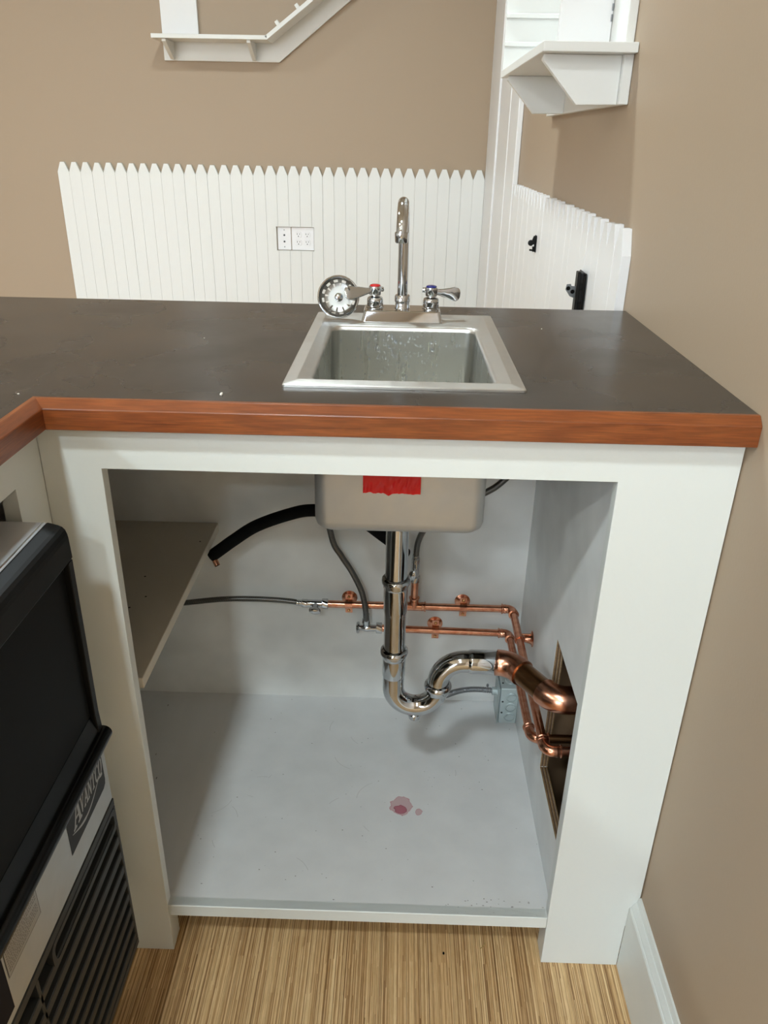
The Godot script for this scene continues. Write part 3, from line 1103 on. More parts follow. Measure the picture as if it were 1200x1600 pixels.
func supply() -> void:
	var r := 0.0078
	# hot: the upper run, with a tee to the upright stop
	var ya := 0.383
	var zb := -0.526
	var h := thing("copper_supply_pipe", "upper thin copper supply pipe with a tee, bending along the right panel", "pipe", Vector3(0.1, ya, zb), "copper supply pipes")
	var xe := 0.2545
	part("pipe", Shape.new().tube([Vector3(-0.146, ya, zb), Vector3(xe - 0.018, ya, zb)], r, 20), mat.copper, h)
	var e1 := part("elbow", Shape.new().tube(bent([Vector3(xe - 0.022, ya, zb), Vector3(xe, ya, zb), Vector3(xe, ya, zb + 0.022)], 0.013, 8), r * 1.16, 20), mat.copper, h)
	part("elbow_ring", fitting(Vector3(xe - 0.019, ya, zb), Vector3.LEFT, r), mat.copper, e1)
	part("elbow_ring", fitting(Vector3(xe, ya, zb + 0.019), Vector3.BACK, r), mat.copper, e1)
	part("pipe", Shape.new().tube([Vector3(xe, ya, zb + 0.018), Vector3(xe + 0.0005, ya, -0.126)], r, 20), mat.copper, h)
	var e2 := part("elbow", Shape.new().tube(bent([Vector3(xe + 0.0005, ya, -0.128), Vector3(xe + 0.0005, ya, -0.1005), Vector3(xe + 0.026, ya, -0.1005)], 0.015, 8), r * 1.2, 20), mat.copper, h)
	part("elbow_ring", fitting(Vector3(xe + 0.0005, ya, -0.125), Vector3.FORWARD, r), mat.copper, e2)
	part("elbow_ring", fitting(Vector3(xe + 0.0235, ya, -0.1005), Vector3.RIGHT, r), mat.copper, e2)
	part("wall_pipe", Shape.new().tube([Vector3(xe + 0.026, ya, -0.1005), Vector3(0.60, ya, -0.1005)], r, 20), mat.copper, h)
	var xt := 0.0450
	var tee := Shape.new()
	tee.tube([Vector3(xt - 0.016, ya, zb), Vector3(xt + 0.016, ya, zb)], r * 1.2, 20)
	tee.tube([Vector3(xt, ya, zb), Vector3(xt, ya + 0.020, zb)], r * 1.2, 20)
	var te := part("tee", tee, mat.copper, h)
	part("tee_ring", fitting(Vector3(xt, ya + 0.0185, zb), Vector3.UP, r), mat.copper, te)
	part("tee_ring", fitting(Vector3(xt + 0.0205, ya, zb), Vector3.RIGHT, r), mat.copper, te)
	part("riser", Shape.new().tube([Vector3(xt, ya + 0.02, zb), Vector3(xt, ya + 0.070, zb)], r, 20), mat.copper, h)
	# cold: the lower run
	var yb := 0.325
	var yd := 0.318
	var c := thing("copper_supply_pipe", "lower thin copper supply pipe starting at the lower chrome stop", "pipe", Vector3(0.1, yb, zb), "copper supply pipes")
	part("pipe", Shape.new().tube([Vector3(-0.030, yb, zb), Vector3(xe - 0.020, yb - 0.004, zb)], r, 20), mat.copper, c)
	var e3 := part("elbow", Shape.new().tube(bent([Vector3(xe - 0.024, yb - 0.004, zb), Vector3(xe - 0.002, yb - 0.004, zb), Vector3(xe - 0.002, yb - 0.004, zb + 0.022)], 0.013, 8), r * 1.16, 20), mat.copper, c)
	part("elbow_ring", fitting(Vector3(xe - 0.021, yb - 0.004, zb), Vector3.LEFT, r), mat.copper, e3)
	part("elbow_ring", fitting(Vector3(xe - 0.002, yb - 0.004, zb + 0.019), Vector3.BACK, r), mat.copper, e3)
	part("pipe", Shape.new().tube([Vector3(xe - 0.002, yb - 0.004, zb + 0.018), Vector3(xe - 0.001, yd, -0.2305)], r, 20), mat.copper, c)
	var e4 := part("elbow", Shape.new().tube(bent([Vector3(xe - 0.001, yd, -0.2325), Vector3(xe - 0.001, yd, -0.2030), Vector3(xe + 0.028, yd, -0.2030)], 0.015, 8), r * 1.2, 20), mat.copper, c)
	part("elbow_ring", fitting(Vector3(xe - 0.001, yd, -0.2290), Vector3.FORWARD, r), mat.copper, e4)
	part("elbow_ring", fitting(Vector3(xe + 0.0265, yd, -0.2030), Vector3.RIGHT, r), mat.copper, e4)
	part("wall_pipe", Shape.new().tube([Vector3(xe + 0.028, yd, -0.2030), Vector3(0.60, yd, -0.2030)], r, 20), mat.copper_old, c)

	# clamps on the back panel: round flange, strap and two screws
	var k := thing("pipe_clamp", "copper clamp with round flange on the upper pipe, left of the drain", "pipe clamp", Vector3(-0.0940, ya, ZI), "copper pipe clamps")
	part("flange", Shape.new().lathe([Vector2(0.0, 0.0045), Vector2(0.008, 0.0045), Vector2(0.0105, 0.0030), Vector2(0.0150, 0.0024), Vector2(0.0168, 0.0016), Vector2(0.0168, 0.0)], frame(Vector3(0, 0.0, 0), Vector3(1, 0, 0), Vector3(0, 0, 1)), 32), mat.copper, k, true)
	for sx in [-1, 1]:
		part("flange_rivet", Shape.new().ball(Vector3(0.0128 * sx, 0.0065, 0.0028), Vector3(0.0013, 0.0013, 0.0009), 6), mat.brass, k, true)
	part("stem", Shape.new().tube([Vector3(0, 0.0, 0.003), Vector3(0, 0.0, 0.022)], 0.0045, 14), mat.copper, k, true)
	var sp := []
	var so := []
	for q in [[0.0235, 0.027], [0.0108, 0.027], [0.0092, 0.031], [0.0060, 0.0365], [0.0, 0.0388], [-0.0060, 0.0365], [-0.0092, 0.031], [-0.0108, 0.027], [-0.0215, 0.027]]:
		sp.append(Vector2(q[1], q[0]))
	for i in range(sp.size() - 1, -1, -1):
		so.append(sp[i] - Vector2(0.0014, 0))
	var strap := PackedVector2Array(sp + so)
	part("strap", Shape.new().prism(strap, 0.0150, frame(Vector3(0.0075, 0, 0), Vector3(0, 0, 1), Vector3(0, 1, 0)), 0.0004), mat.copper, k, true)
	for y in [0.0172, -0.0162]:
		part("screw", Shape.new().ball(Vector3(0, y, 0.0276), Vector3(0.0033, 0.0033, 0.0022), 8), mat.brass, k, true)
	copy(k, "copper clamp with round flange on the upper pipe, right of the drain", Vector3(0.1500, ya - 0.001, ZI))
	copy(k, "copper clamp with round flange on the lower pipe", Vector3(0.0935, yb - 0.002, ZI))
	# bell hanger from the right panel
	var b := thing("bell_hanger", "flared copper bell hanger holding the pipe to the right panel", "pipe clamp", Vector3(XP, 0.385, -0.415))
	part("bell", Shape.new().lathe([Vector2(0.0, 0.0), Vector2(0.0162, 0.0), Vector2(0.0164, 0.0010), Vector2(0.0125, 0.0022), Vector2(0.0098, 0.0060), Vector2(0.0082, 0.0120), Vector2(0.0074, 0.0155), Vector2(0.0, 0.0155)], frame(Vector3.ZERO, Vector3(0, 0, 1), Vector3(-1, 0, 0)), 28), mat.copper, b, true)
	part("ring", Shape.new().lathe([Vector2(0.0079, -0.006), Vector2(0.0098, -0.006), Vector2(0.0098, 0.006), Vector2(0.0079, 0.006)], frame(Vector3(xe - XP, -0.002, 0), Vector3(1, 0, 0), Vector3(0, 0, 1)), 24), mat.copper, b, true)
	part("bolt", Shape.new().tube([Vector3(-0.022, 0.010, 0.0), Vector3(-0.004, 0.011, 0.001)], 0.0018, 10), mat.copper, b, true)

	# chrome stops
	var v := thing("stop_valve", "chrome stop valve at the left end of the upper copper pipe", "valve", Vector3(-0.165, ya, zb), "chrome stop valves")
	var hex := [Vector2(0.0, -0.0055), Vector2(0.0085, -0.0055), Vector2(0.0094, -0.0045), Vector2(0.0094, 0.0045), Vector2(0.0085, 0.0055), Vector2(0.0, 0.0055)]
	part("nut", Shape.new().lathe(hex, axis(Vector3(0.0165, 0, 0), Vector3.RIGHT), 6), mat.chrome, v, true)
	part("nut", Shape.new().lathe(hex, axis(Vector3(-0.0190, 0, 0), Vector3.LEFT).scaled_local(Vector3(0.8, 1, 0.8)), 6), mat.chrome, v, true)
	var body := Shape.new()
	body.tube([Vector3(-0.016, 0, 0), Vector3(0.013, 0, 0)], 0.0068, 18)
	body.tube([Vector3(0, 0, 0), Vector3(0, -0.004, 0.014)], 0.0058, 16)
	part("body", body, mat.chrome, v, true)
	v.scale = Vector3.ONE * 1.22
	part("handle", Shape.new().lathe([Vector2(0.0, 0.012), Vector2(0.0050, 0.012), Vector2(0.0098, 0.0135), Vector2(0.0106, 0.0165), Vector2(0.0096, 0.0195), Vector2(0.0040, 0.0215), Vector2(0.0, 0.0215)], axis(Vector3.ZERO, Vector3(0, -0.30, 1.0)).scaled_local(Vector3(1.0, 1, 0.62)), 24), mat.chrome, v, true)
	copy(v, "chrome stop valve standing upright on the copper riser behind the drain", Vector3(xt, ya + 0.0885, zb), Vector3(0, 0, -PI / 2)).scale = Vector3.ONE * 1.22
	var lo := thing("stop_valve", "chrome angle stop valve at the left end of the lower copper pipe", "valve", Vector3(-0.055, yb, zb), "chrome stop valves")
	part("nut", Shape.new().lathe(hex, axis(Vector3(0.0220, 0, 0), Vector3.RIGHT).scaled_local(Vector3(1.12, 1, 1.12)), 6), mat.chrome, lo, true)
	part("body", Shape.new().tube([Vector3(-0.014, 0, 0), Vector3(-0.007, 0, 0), Vector3(0.000, 0, 0), Vector3(0.008, 0, 0), Vector3(0.017, 0, 0)], [0.0042, 0.0058, 0.0072, 0.0062, 0.0058], 18), mat.chrome, lo, true)
	part("outlet", Shape.new().lathe([Vector2(0.0058, 0.0), Vector2(0.0058, 0.010), Vector2(0.0070, 0.0105), Vector2(0.0070, 0.0185), Vector2(0.0056, 0.0195)], axis(Vector3(-0.0015, 0, 0), Vector3.UP), 18), mat.chrome, lo, true)
	part("handle", Shape.new().lathe([Vector2(0.0, 0.012), Vector2(0.0045, 0.012), Vector2(0.0125, 0.0135), Vector2(0.0138, 0.0160), Vector2(0.0125, 0.0185), Vector2(0.0045, 0.0200), Vector2(0.0, 0.0200)], axis(Vector3.ZERO, Vector3.LEFT).scaled_local(Vector3(0.78, 1, 1.0)), 24), mat.chrome, lo, true)

	lo.scale = Vector3.ONE * 1.2
	# woven hoses
	var g := "braided steel hoses"
	var hose := func(label: String, pts: Array, ends: Array, rad: float) -> void:
		var path := curve(pts, 8)
		var o := thing("braided_hose", label, "hose", path[path.size() / 2], g)
		part("braid", Shape.new().tube_uv(path, rad), mat.braid, o)
		for q in ends:
			part("ferrule", Shape.new().lathe([Vector2(rad, -0.009), Vector2(rad * 1.18, -0.008), Vector2(rad * 1.18, -0.004), Vector2(rad * 1.06, -0.003), Vector2(rad * 1.18, -0.002), Vector2(rad * 1.18, 0.004), Vector2(rad * 0.9, 0.006)], axis(q[0], q[1]), 18), mat.chrome, o)
	hose.call("braided steel hose running left from the upper stop, under the shelf", [Vector3(-0.62, 0.352, -0.515), Vector3(-0.52, 0.367, -0.52), Vector3(-0.436, 0.3795, -0.522), Vector3(-0.36, 0.389, -0.524), Vector3(-0.291, 0.391, -0.525), Vector3(-0.23, 0.388, zb), Vector3(-0.19, ya, zb)], [[Vector3(-0.1975, ya + 0.0008, zb), Vector3(1, -0.1, 0)]], 0.0058)
	hose.call("braided steel hose dropping from the sink to the lower stop", [Vector3(-0.055, 0.93, -0.455), Vector3(-0.085, 0.80, -0.47), Vector3(-0.135, 0.66, -0.50), Vector3(-0.1275, 0.548, -0.515), Vector3(-0.108, 0.507, -0.514), Vector3(-0.0870, 0.472, -0.513), Vector3(-0.0660, 0.424, -0.512), Vector3(-0.0580, 0.385, -0.509), Vector3(-0.0565, 0.362, -0.516), Vector3(-0.0565, 0.343, zb)], [[Vector3(-0.0565, 0.352, zb), Vector3(0, -1, 0)]], 0.0062)
	hose.call("braided steel hose looping behind the sink to the upright stop", [Vector3(0.06, 0.95, -0.46), Vector3(0.13, 0.88, -0.47), Vector3(0.22, 0.80, -0.48), Vector3(0.228, 0.735, -0.485), Vector3(0.20, 0.695, -0.48), Vector3(0.165, 0.672, -0.475), Vector3(0.11, 0.640, -0.48), Vector3(0.066, 0.590, -0.50), Vector3(0.0490, 0.545, -0.52), Vector3(0.0450, 0.505, zb), Vector3(xt, ya + 0.108, zb)], [[Vector3(xt, ya + 0.116, zb), Vector3(0, -1, 0)]], 0.0062)

	# pipe insulation with a stub of copper
	var foam := thing("insulated_pipe", "black foam insulated pipe arching behind the sink from the shelf", "pipe", Vector3(-0.2, 0.58, -0.48))
	part("foam_sleeve", Shape.new().tube(curve([Vector3(-0.3660, 0.5215, -0.472), Vector3(-0.3450, 0.5375, -0.474), Vector3(-0.32, 0.5560, -0.478), Vector3(-0.2737, 0.5880, -0.48), Vector3(-0.2095, 0.6150, -0.48), Vector3(-0.1592, 0.6260, -0.48), Vector3(-0.085, 0.618, -0.48), Vector3(-0.0250, 0.5760, -0.48), Vector3(0.0080, 0.5470, -0.482), Vector3(0.022, 0.530, -0.49)], 8), 0.0123, 22), mat.foam, foam)
	var stub := Shape.new()
	stub.tube([Vector3(-0.3630, 0.5230, -0.472), Vector3(-0.3520, 0.5060, -0.462)], 0.0055, 16, false)
	part("copper_stub", stub, mat.copper, foam)
	part("stub_bore", Shape.new().lathe([Vector2(0.0, 0.0), Vector2(0.0044, 0.0), Vector2(0.0056, -0.0004)], axis(Vector3(-0.35205, 0.5061, -0.46205), Vector3(0.011, -0.017, 0.010)), 16), mat.void, foam)


func electrical() -> void:
	var o := thing("junction_box", "grey galvanized electrical box with round knockouts low in the corner", "electrical box", Vector3(0.2595, 0.112, -0.5))
	var x0 := 0.2380
	var x1 := XP - 0.0006
	var y0 := 0.1125
	var y1 := 0.2075
	var z0 := -0.5420
	var z1 := -0.4800
	part("housing", Shape.new().box(Vector3(x0 + 0.0024, y0, z0), Vector3(x1, y1, z1), 0.0015), mat.galvanized, o)
	part("cover", Shape.new().box(Vector3(x0 - 0.0008, y0 - 0.0003, z0 - 0.001), Vector3(x0 + 0.0010, y1 + 0.001, z1 + 0.001), 0.0006), mat.galvanized, o)
	for k in 3:
		var c := Vector3(x1 - 0.0150, y0 + 0.0185 + 0.0265 * k, z1 + 0.0001)
		part("knockout", Shape.new().lathe([Vector2(0.0, 0.0018), Vector2(0.0084, 0.0018), Vector2(0.0086, 0.0001), Vector2(0.0102, 0.0001), Vector2(0.0104, 0.0018), Vector2(0.0116, 0.0011), Vector2(0.0124, 0.0)], frame(c, Vector3(1, 0, 0), Vector3(0, 0, 1)), 28), mat.galvanized, o)
	part("knockout", Shape.new().lathe([Vector2(0.0, 0.0018), Vector2(0.0084, 0.0018), Vector2(0.0086, 0.0001), Vector2(0.0102, 0.0001), Vector2(0.0104, 0.0018), Vector2(0.0116, 0.0011), Vector2(0.0124, 0.0)], Transform3D(Basis(), Vector3(x1 - 0.0150, y1 + 0.0001, -0.508)), 28), mat.galvanized, o)
	for q in [Vector3(x0 + 0.0085, y0 + 0.030, z1 + 0.0002), Vector3(x0 + 0.0085, y0 + 0.060, z1 + 0.0002)]:
		part("screw_hole", Shape.new().lathe([Vector2(0.0, 0.0003), Vector2(0.0021, 0.0003), Vector2(0.0023, -0.0004)], frame(q, Vector3(1, 0, 0), Vector3(0, 0, 1)), 12), mat.slot, o)
	part("screw_hole", Shape.new().lathe([Vector2(0.0, 0.0003), Vector2(0.0021, 0.0003), Vector2(0.0023, -0.0004)], Transform3D(Basis(), Vector3(x0 + 0.0085, y1 + 0.0001, -0.500)), 12), mat.slot, o)
	# armoured cable: helical ridges
	var path := curve([Vector3(0.055, 0.124, -0.535), Vector3(0.085, 0.132, -0.530), Vector3(0.1157, 0.1450, -0.525), Vector3(0.145, 0.163, -0.52), Vector3(0.1716, 0.1725, -0.518), Vector3(0.20, 0.1765, -0.515), Vector3(0.2375, 0.176, -0.512)], 14)
	var fine := []
	var rad := []
	for i in path.size() - 1:
		for k in 2:
			fine.append(path[i].lerp(path[i + 1], k / 2.0))
			rad.append(0.0068 if (i * 2 + k) % 3 else 0.0045)
	var cbl := thing("armoured_cable", "ridged metal armoured cable rising from behind the trap to the box", "cable", fine[fine.size() / 2])
	part("armour", Shape.new().tube(fine, rad, 16), mat.grey_metal, cbl)
	part("connector", Shape.new().lathe([Vector2(0.0066, -0.012), Vector2(0.0088, -0.011), Vector2(0.0088, -0.002), Vector2(0.0105, -0.0018), Vector2(0.0105, 0.0)], axis(Vector3(0.2372, 0.176, -0.512), Vector3.RIGHT), 18), mat.galvanized, cbl)
	var clip := thing("wall_screw", "small steel screw and clip in the back panel beside the box", "screw", Vector3(0.2215, 0.158, ZI))
	part("head", Shape.new().ball(Vector3(0, 0, 0.001), Vector3(0.0030, 0.0048, 0.002), 8), mat.grey_metal, clip, true)


func ice_machine() -> void:
	var z0 := 0.0880
	var z1 := 0.7150
	var o := thing("ice_machine", "black and stainless undercounter ice machine at lower left", "ice machine", Vector3(-0.62, 0.0, 0.4))
	var zl := z1 - z0
	var along := frame(Vector3(0, 0, z0), Vector3(1, 0, 0), Vector3(0, 1, 0))
	part("body", Shape.new().box(Vector3(-0.98, 0.14, z0 + 0.004), Vector3(-0.4560, 0.8715, z1 - 0.004), 0.002), mat.grey_metal, o)
	part("top_flange", Shape.new().box(Vector3(-0.98, 0.8715, z0 + 0.0005), Vector3(-0.4030, 0.8745, z1), 0.001), mat.machine_top, o)
	for x in [-0.92, -0.46]:
		for z in [z0 + 0.05, z1 - 0.05]:
			part("leg", Shape.new().lathe([Vector2(0.0, 0.0), Vector2(0.022, 0.0), Vector2(0.022, 0.012), Vector2(0.013, 0.02), Vector2(0.013, 0.141)], Transform3D(Basis(), Vector3(x, 0, z)), 16), mat.black, o)
	part("top_seam", Shape.new().box(Vector3(-0.4068, 0.8744, z0 + 0.002), Vector3(-0.4046, 0.8753, z1 - 0.002), 0.0003), mat.chrome, o)
	# door: hooded top, recessed panel, side cheeks, bottom lip
	var hood := [Vector2(-0.4025, 0.8150)]
	hood.append(Vector2(-0.4025, 0.8735))
	hood.append(Vector2(-0.4005, 0.8738))
	hood.append(Vector2(-0.3895, 0.8708))
	hood.append(Vector2(-0.3855, 0.8690))
	hood.append(Vector2(-0.3825, 0.8655))
	hood.append(Vector2(-0.3808, 0.8600))
	hood.append(Vector2(-0.3802, 0.8550))
	hood.append(Vector2(-0.3795, 0.8290))
	hood.append(Vector2(-0.3815, 0.8258))
	hood.append(Vector2(-0.3870, 0.8250))
	hood.append(Vector2(-0.3870, 0.8150))
	var door := part("door", Shape.new().prism(PackedVector2Array(hood), zl, along, 0.0, false), mat.black, o)
	var cheek := PackedVector2Array([Vector2(-0.4025, 0.555), Vector2(-0.4025, 0.826), Vector2(-0.3800, 0.826), Vector2(-0.3812, 0.60), Vector2(-0.3790, 0.555)])
	part("door_cheek", Shape.new().prism(cheek, 0.0115, along, 0.001), mat.black, door)
	part("door_cheek", Shape.new().prism(cheek, 0.0115, frame(Vector3(0, 0, z1 - 0.0115), Vector3(1, 0, 0), Vector3(0, 1, 0)), 0.001), mat.black, door)
	part("door_panel", Shape.new().box(Vector3(-0.4000, 0.600, z0 + 0.0125), Vector3(-0.3868, 0.8245, z1 - 0.0125), 0.0015), mat.black_panel, door)
	part("panel_slope", Shape.new().prism(PackedVector2Array([Vector2(-0.4000, 0.560), Vector2(-0.3805, 0.560), Vector2(-0.3805, 0.573), Vector2(-0.3870, 0.600), Vector2(-0.4000, 0.600)]), zl - 0.025, frame(Vector3(0, 0, z0 + 0.0125), Vector3(1, 0, 0), Vector3(0, 1, 0))), mat.black_gloss, door)
	var lip := PackedVector2Array()
	for k in 13:
		var a := -PI / 2 + PI * k / 12.0
		lip.append(Vector2(-0.3795 + cos(a) * 0.0105, 0.5625 + sin(a) * 0.0105))
	lip.append(Vector2(-0.4000, 0.5730))
	lip.append(Vector2(-0.4000, 0.5520))
	part("door_lip", Shape.new().prism(lip, zl + 0.006, frame(Vector3(0, 0, z0 - 0.003), Vector3(1, 0, 0), Vector3(0, 1, 0)), 0.0, true), mat.black_gloss, door)
	# stainless band with its stickers
	var band := part("front_band", Shape.new().box(Vector3(-0.4550, 0.4475, z0 + 0.001), Vector3(-0.3830, 0.5515, z1 - 0.001), 0.001), mat.steel_dull, o)
	var xs := -0.3829
	var side := frame(Vector3(xs, 0, 0), Vector3(0, 0, -1), Vector3(0, 1, 0))   # local x runs to -z, local z to +x
	var lx := PackedVector2Array([Vector2(-0.2180, 0.4850), Vector2(-0.1090, 0.4850), Vector2(-0.1030, 0.4885), Vector2(-0.1010, 0.4950), Vector2(-0.1010, 0.5505), Vector2(-0.2180, 0.5505)])
	var st := part("brand_sticker", Shape.new().prism(lx, 0.0004, side), mat.sticker, band)
	var font := SystemFont.new()
	font.font_names = PackedStringArray(["Droid Serif"])
	font.font_weight = 700
	var write := func(called: String, text: String, height: float, at: Vector2, wide: float, lean: float, m: Material, parent: Node3D, ft: Font) -> void:
		var t := TextMesh.new()
		t.text = text
		t.font = ft
		t.font_size = 48
		t.pixel_size = height / 34.0
		t.depth = 0.0003
		t.horizontal_alignment = HORIZONTAL_ALIGNMENT_LEFT
		t.vertical_alignment = VERTICAL_ALIGNMENT_BOTTOM
		var o2 := part(called, t, m, parent)
		var wd := t.get_aabb().size.x
		var k := wide / maxf(wd, 1e-5)
		var low := t.get_aabb().position.y
		o2.transform = side * Transform3D(Basis(Vector3(k, 0, 0), Vector3(lean, 1, 0), Vector3(0, 0, 1)), Vector3(at.x - t.get_aabb().position.x * k, at.y - low, 0.0006))
	write.call("lettering", "A", 0.0330, Vector2(-0.2065, 0.5085), 0.026, 0.20, mat.silver_print, st, font)
	write.call("lettering", "VANTCO", 0.0240, Vector2(-0.1825, 0.5120), 0.074, 0.20, mat.silver_print, st, font)
	var sw := Shape.new()
	var swp := []
	var swr := []
	for k in 25:
		var f := k / 24.0
		swp.append(side * Vector3(-0.2090 + 0.1015 * f, 0.5090 - 0.0140 * sin(PI * clampf(f * 1.15, 0.0, 1.0)) + 0.004 * f - (0.002 if f > 0.93 else 0.0), 0.0004))
		swr.append(0.0004 + 0.0017 * sin(PI * f) * (1.2 if f < 0.4 else 0.75) + (0.0016 if f > 0.9 else 0.0))
	for k in 24:
		var up := Vector3.UP
		sw.flat()
		sw.face([swp[k] - up * swr[k] + Vector3(0.0003, 0, 0), swp[k + 1] - up * swr[k + 1] + Vector3(0.0003, 0, 0), swp[k + 1] + up * swr[k + 1] + Vector3(0.0003, 0, 0), swp[k] + up * swr[k] + Vector3(0.0003, 0, 0)], Vector3.RIGHT)
	part("swoosh", sw, mat.silver_print, st)
	var nt := Shape.new()
	nt.face_uv([side * Vector3(-0.3805, 0.4975, 0.0004), side * Vector3(-0.3045, 0.4975, 0.0004), side * Vector3(-0.3045, 0.5490, 0.0004), side * Vector3(-0.3805, 0.5490, 0.0004)], [Vector2(0, 1), Vector2(1, 1), Vector2(1, 0), Vector2(0, 0)], Vector3.RIGHT)
	var ns := part("notice_sticker", nt, mat.notice, band)
	var sans := SystemFont.new()
	sans.font_names = PackedStringArray(["Droid Sans"])
	write.call("lettering", "NOTICE", 0.0085, Vector2(-0.3560, 0.5375), 0.034, 0.0, mat.ink, ns, sans)
	var tri := Shape.new()
	var wt := [Vector3(-0.3735, 0.5375, 0.0006), Vector3(-0.3635, 0.5375, 0.0006), Vector3(-0.3685, 0.5465, 0.0006)]
	for k in 3:
		var a: Vector3 = side * wt[k]
		var b: Vector3 = side * wt[(k + 1) % 3]
		tri.tube([a, b], 0.0005, 6)
	part("warning_triangle", tri, mat.ink, ns)
	part("dark_sticker", Shape.new().prism(PackedVector2Array([Vector2(-0.500, 0.4590), Vector2(-0.3850, 0.4590), Vector2(-0.3850, 0.5490), Vector2(-0.500, 0.5490)]), 0.0006, side), mat.sticker_dark, band)
	# louvred lower grille
	var gr := part("grille_frame", grille_frame(z0, z1), mat.grille, o)
	part("grille_back", Shape.new().box(Vector3(-0.4555, 0.150, z0 + 0.003), Vector3(-0.4525, 0.447, z1 - 0.003), 0.0), mat.grille, o)
	for k in 9:
		var y := 0.1580 + 0.0294 * k
		var zz := z0 + 0.006
		part("slat", Shape.new().prism(PackedVector2Array([Vector2(-0.3985, y - 0.002), Vector2(-0.3835, y), Vector2(-0.3822, y + 0.0015), Vector2(-0.3822, y + 0.0135), Vector2(-0.3835, y + 0.0150), Vector2(-0.3985, y + 0.0165)]), z1 - z0 - 0.012, frame(Vector3(0, 0, zz), Vector3(1, 0, 0), Vector3(0, 1, 0))), mat.grille, gr)


func grille_frame(z0: float, z1: float) -> Shape:
	var s := Shape.new()
	s.box(Vector3(-0.4550, 0.1440, z0), Vector3(-0.3818, 0.1560, z1), 0.001)
	s.box(Vector3(-0.4550, 0.4340, z0), Vector3(-0.3818, 0.4470, z1), 0.001)
	s.box(Vector3(-0.4550, 0.1560, z0), Vector3(-0.3818, 0.4340, z0 + 0.0060), 0.001)
	s.box(Vector3(-0.4550, 0.1560, z1 - 0.0060), Vector3(-0.3818, 0.4340, z1), 0.001)
	s.box(Vector3(-0.3980, 0.1560, 0.3380), Vector3(-0.3822, 0.4340, 0.3440), 0.001)
	# the rounded filter slot near the top far corner
	var t := frame(Vector3(-0.3860, 0.4155, 0), Vector3(0, 0, 1), Vector3(0, 1, 0))
	var outer := rrect(0.2150, 0.0370, 0.012, 5)
	var inner := rrect(0.2010, 0.0230, 0.008, 5)
	var c := Vector2(0.1990, 0.0)
	var ring := func(p: PackedVector2Array, x: float) -> Array:
		var out := []
		for q in p:
			out.append(Vector3(x, 0.4165 + q.y, c.x + q.x))
		return out
	s.loft([ring.call(outer, -0.3900), ring.call(outer, -0.3812), ring.call(inner, -0.3812), ring.call(inner, -0.3980)], false)
	return s


func picket_outline(w: float, low: float, tip: float) -> PackedVector2Array:
	return PackedVector2Array([Vector2(-w / 2, low), Vector2(w / 2, low), Vector2(w / 2, tip - 0.046), Vector2(0.0105, tip), Vector2(-0.0105, tip), Vector2(-w / 2, tip - 0.046)])


func fences() -> void:
	var th := 0.0175
	var tip := 1.149
	# along the back wall, cut out round the two wall plates
	var f := thing("picket_panel", "long white picket fence panel across the tan back wall", "picket fence", Vector3(-0.68, 0, ZW), "")
	var n := 37
	var pitch := (0.4062 + 1.762) / n
	var hole := PackedVector2Array([Vector2(-0.6590, 0.7425), Vector2(-0.4620, 0.7425), Vector2(-0.4620, 0.8615), Vector2(-0.6590, 0.8615)])
	var meshes := []
	for k in 5:
		meshes.append(Shape.new().prism(picket_outline(pitch - [0.0003, 0.0008, 0.0005, 0.0011, 0.0004][k], 0.0, tip - [0.0, 0.0015, 0.0008, 0.0022, 0.0004][k]), th - [0.0, 0.0006, 0.0003, 0.0008, 0.0001][k], Transform3D(), 0.0005).mesh())
	for i in n:
		var x := -1.762 + pitch * (i + 0.5)
		var pk: MeshInstance3D
		if x > -0.659 - pitch / 2 and x < -0.462 + pitch / 2:
			var shape := Shape.new()
			var at := PackedVector2Array()
			for p in picket_outline(pitch - 0.001, 0.0, tip):
				at.append(p + Vector2(x, 0))
			for q in Geometry2D.clip_polygons(at, hole):
				var local := PackedVector2Array()
				for p in q:
					local.append(p - Vector2(x, 0))
				shape.prism(local, th, Transform3D(), 0.0)
			pk = part("picket", shape, mat.picket, f, true)
		else:
			pk = part("picket", meshes[rng.randi() % 5], mat.picket, f, true)
		pk.position = Vector3(x, 0, ZW + 0.0006) - f.position
	# along the right wall
	var g := thing("picket_panel", "shorter white picket fence panel along the right wall", "picket fence", Vector3(XW, 0, -1.4), "")
	n = 27
	var z0 := -2.225
	var p2 := (z0 + 0.611) / -n
	var turn := Basis(Vector3.UP, -PI / 2)
	for i in n:
		var pk := part("picket", meshes[rng.randi() % 5], mat.picket_cool, g, true)
		pk.transform = Transform3D(turn * Basis.from_scale(Vector3(p2 / pitch, (0.995 if i % 2 else 0.9938), 1)), Vector3(XW - 0.0006, 0, -0.611 - p2 * (i + 0.5)) - g.position)
	# boards that case the corner
	var c := thing("corner_casing", "tall white boards casing the far right corner of the room", "wall trim", Vector3(XW, 0, -2.8))
	for b in [[-3.395, -3.165, 0.012], [-3.163, -2.925, 0.020], [-2.923, -2.560, 0.012], [-2.558, -2.470, 0.006], [-2.468, -2.232, 0.020]]:
		part("board", Shape.new().box(Vector3(XW - b[2], 0, b[0]), Vector3(XW - 0.0006, 2.60, b[1]), 0.0025), mat.picket_cool, c)


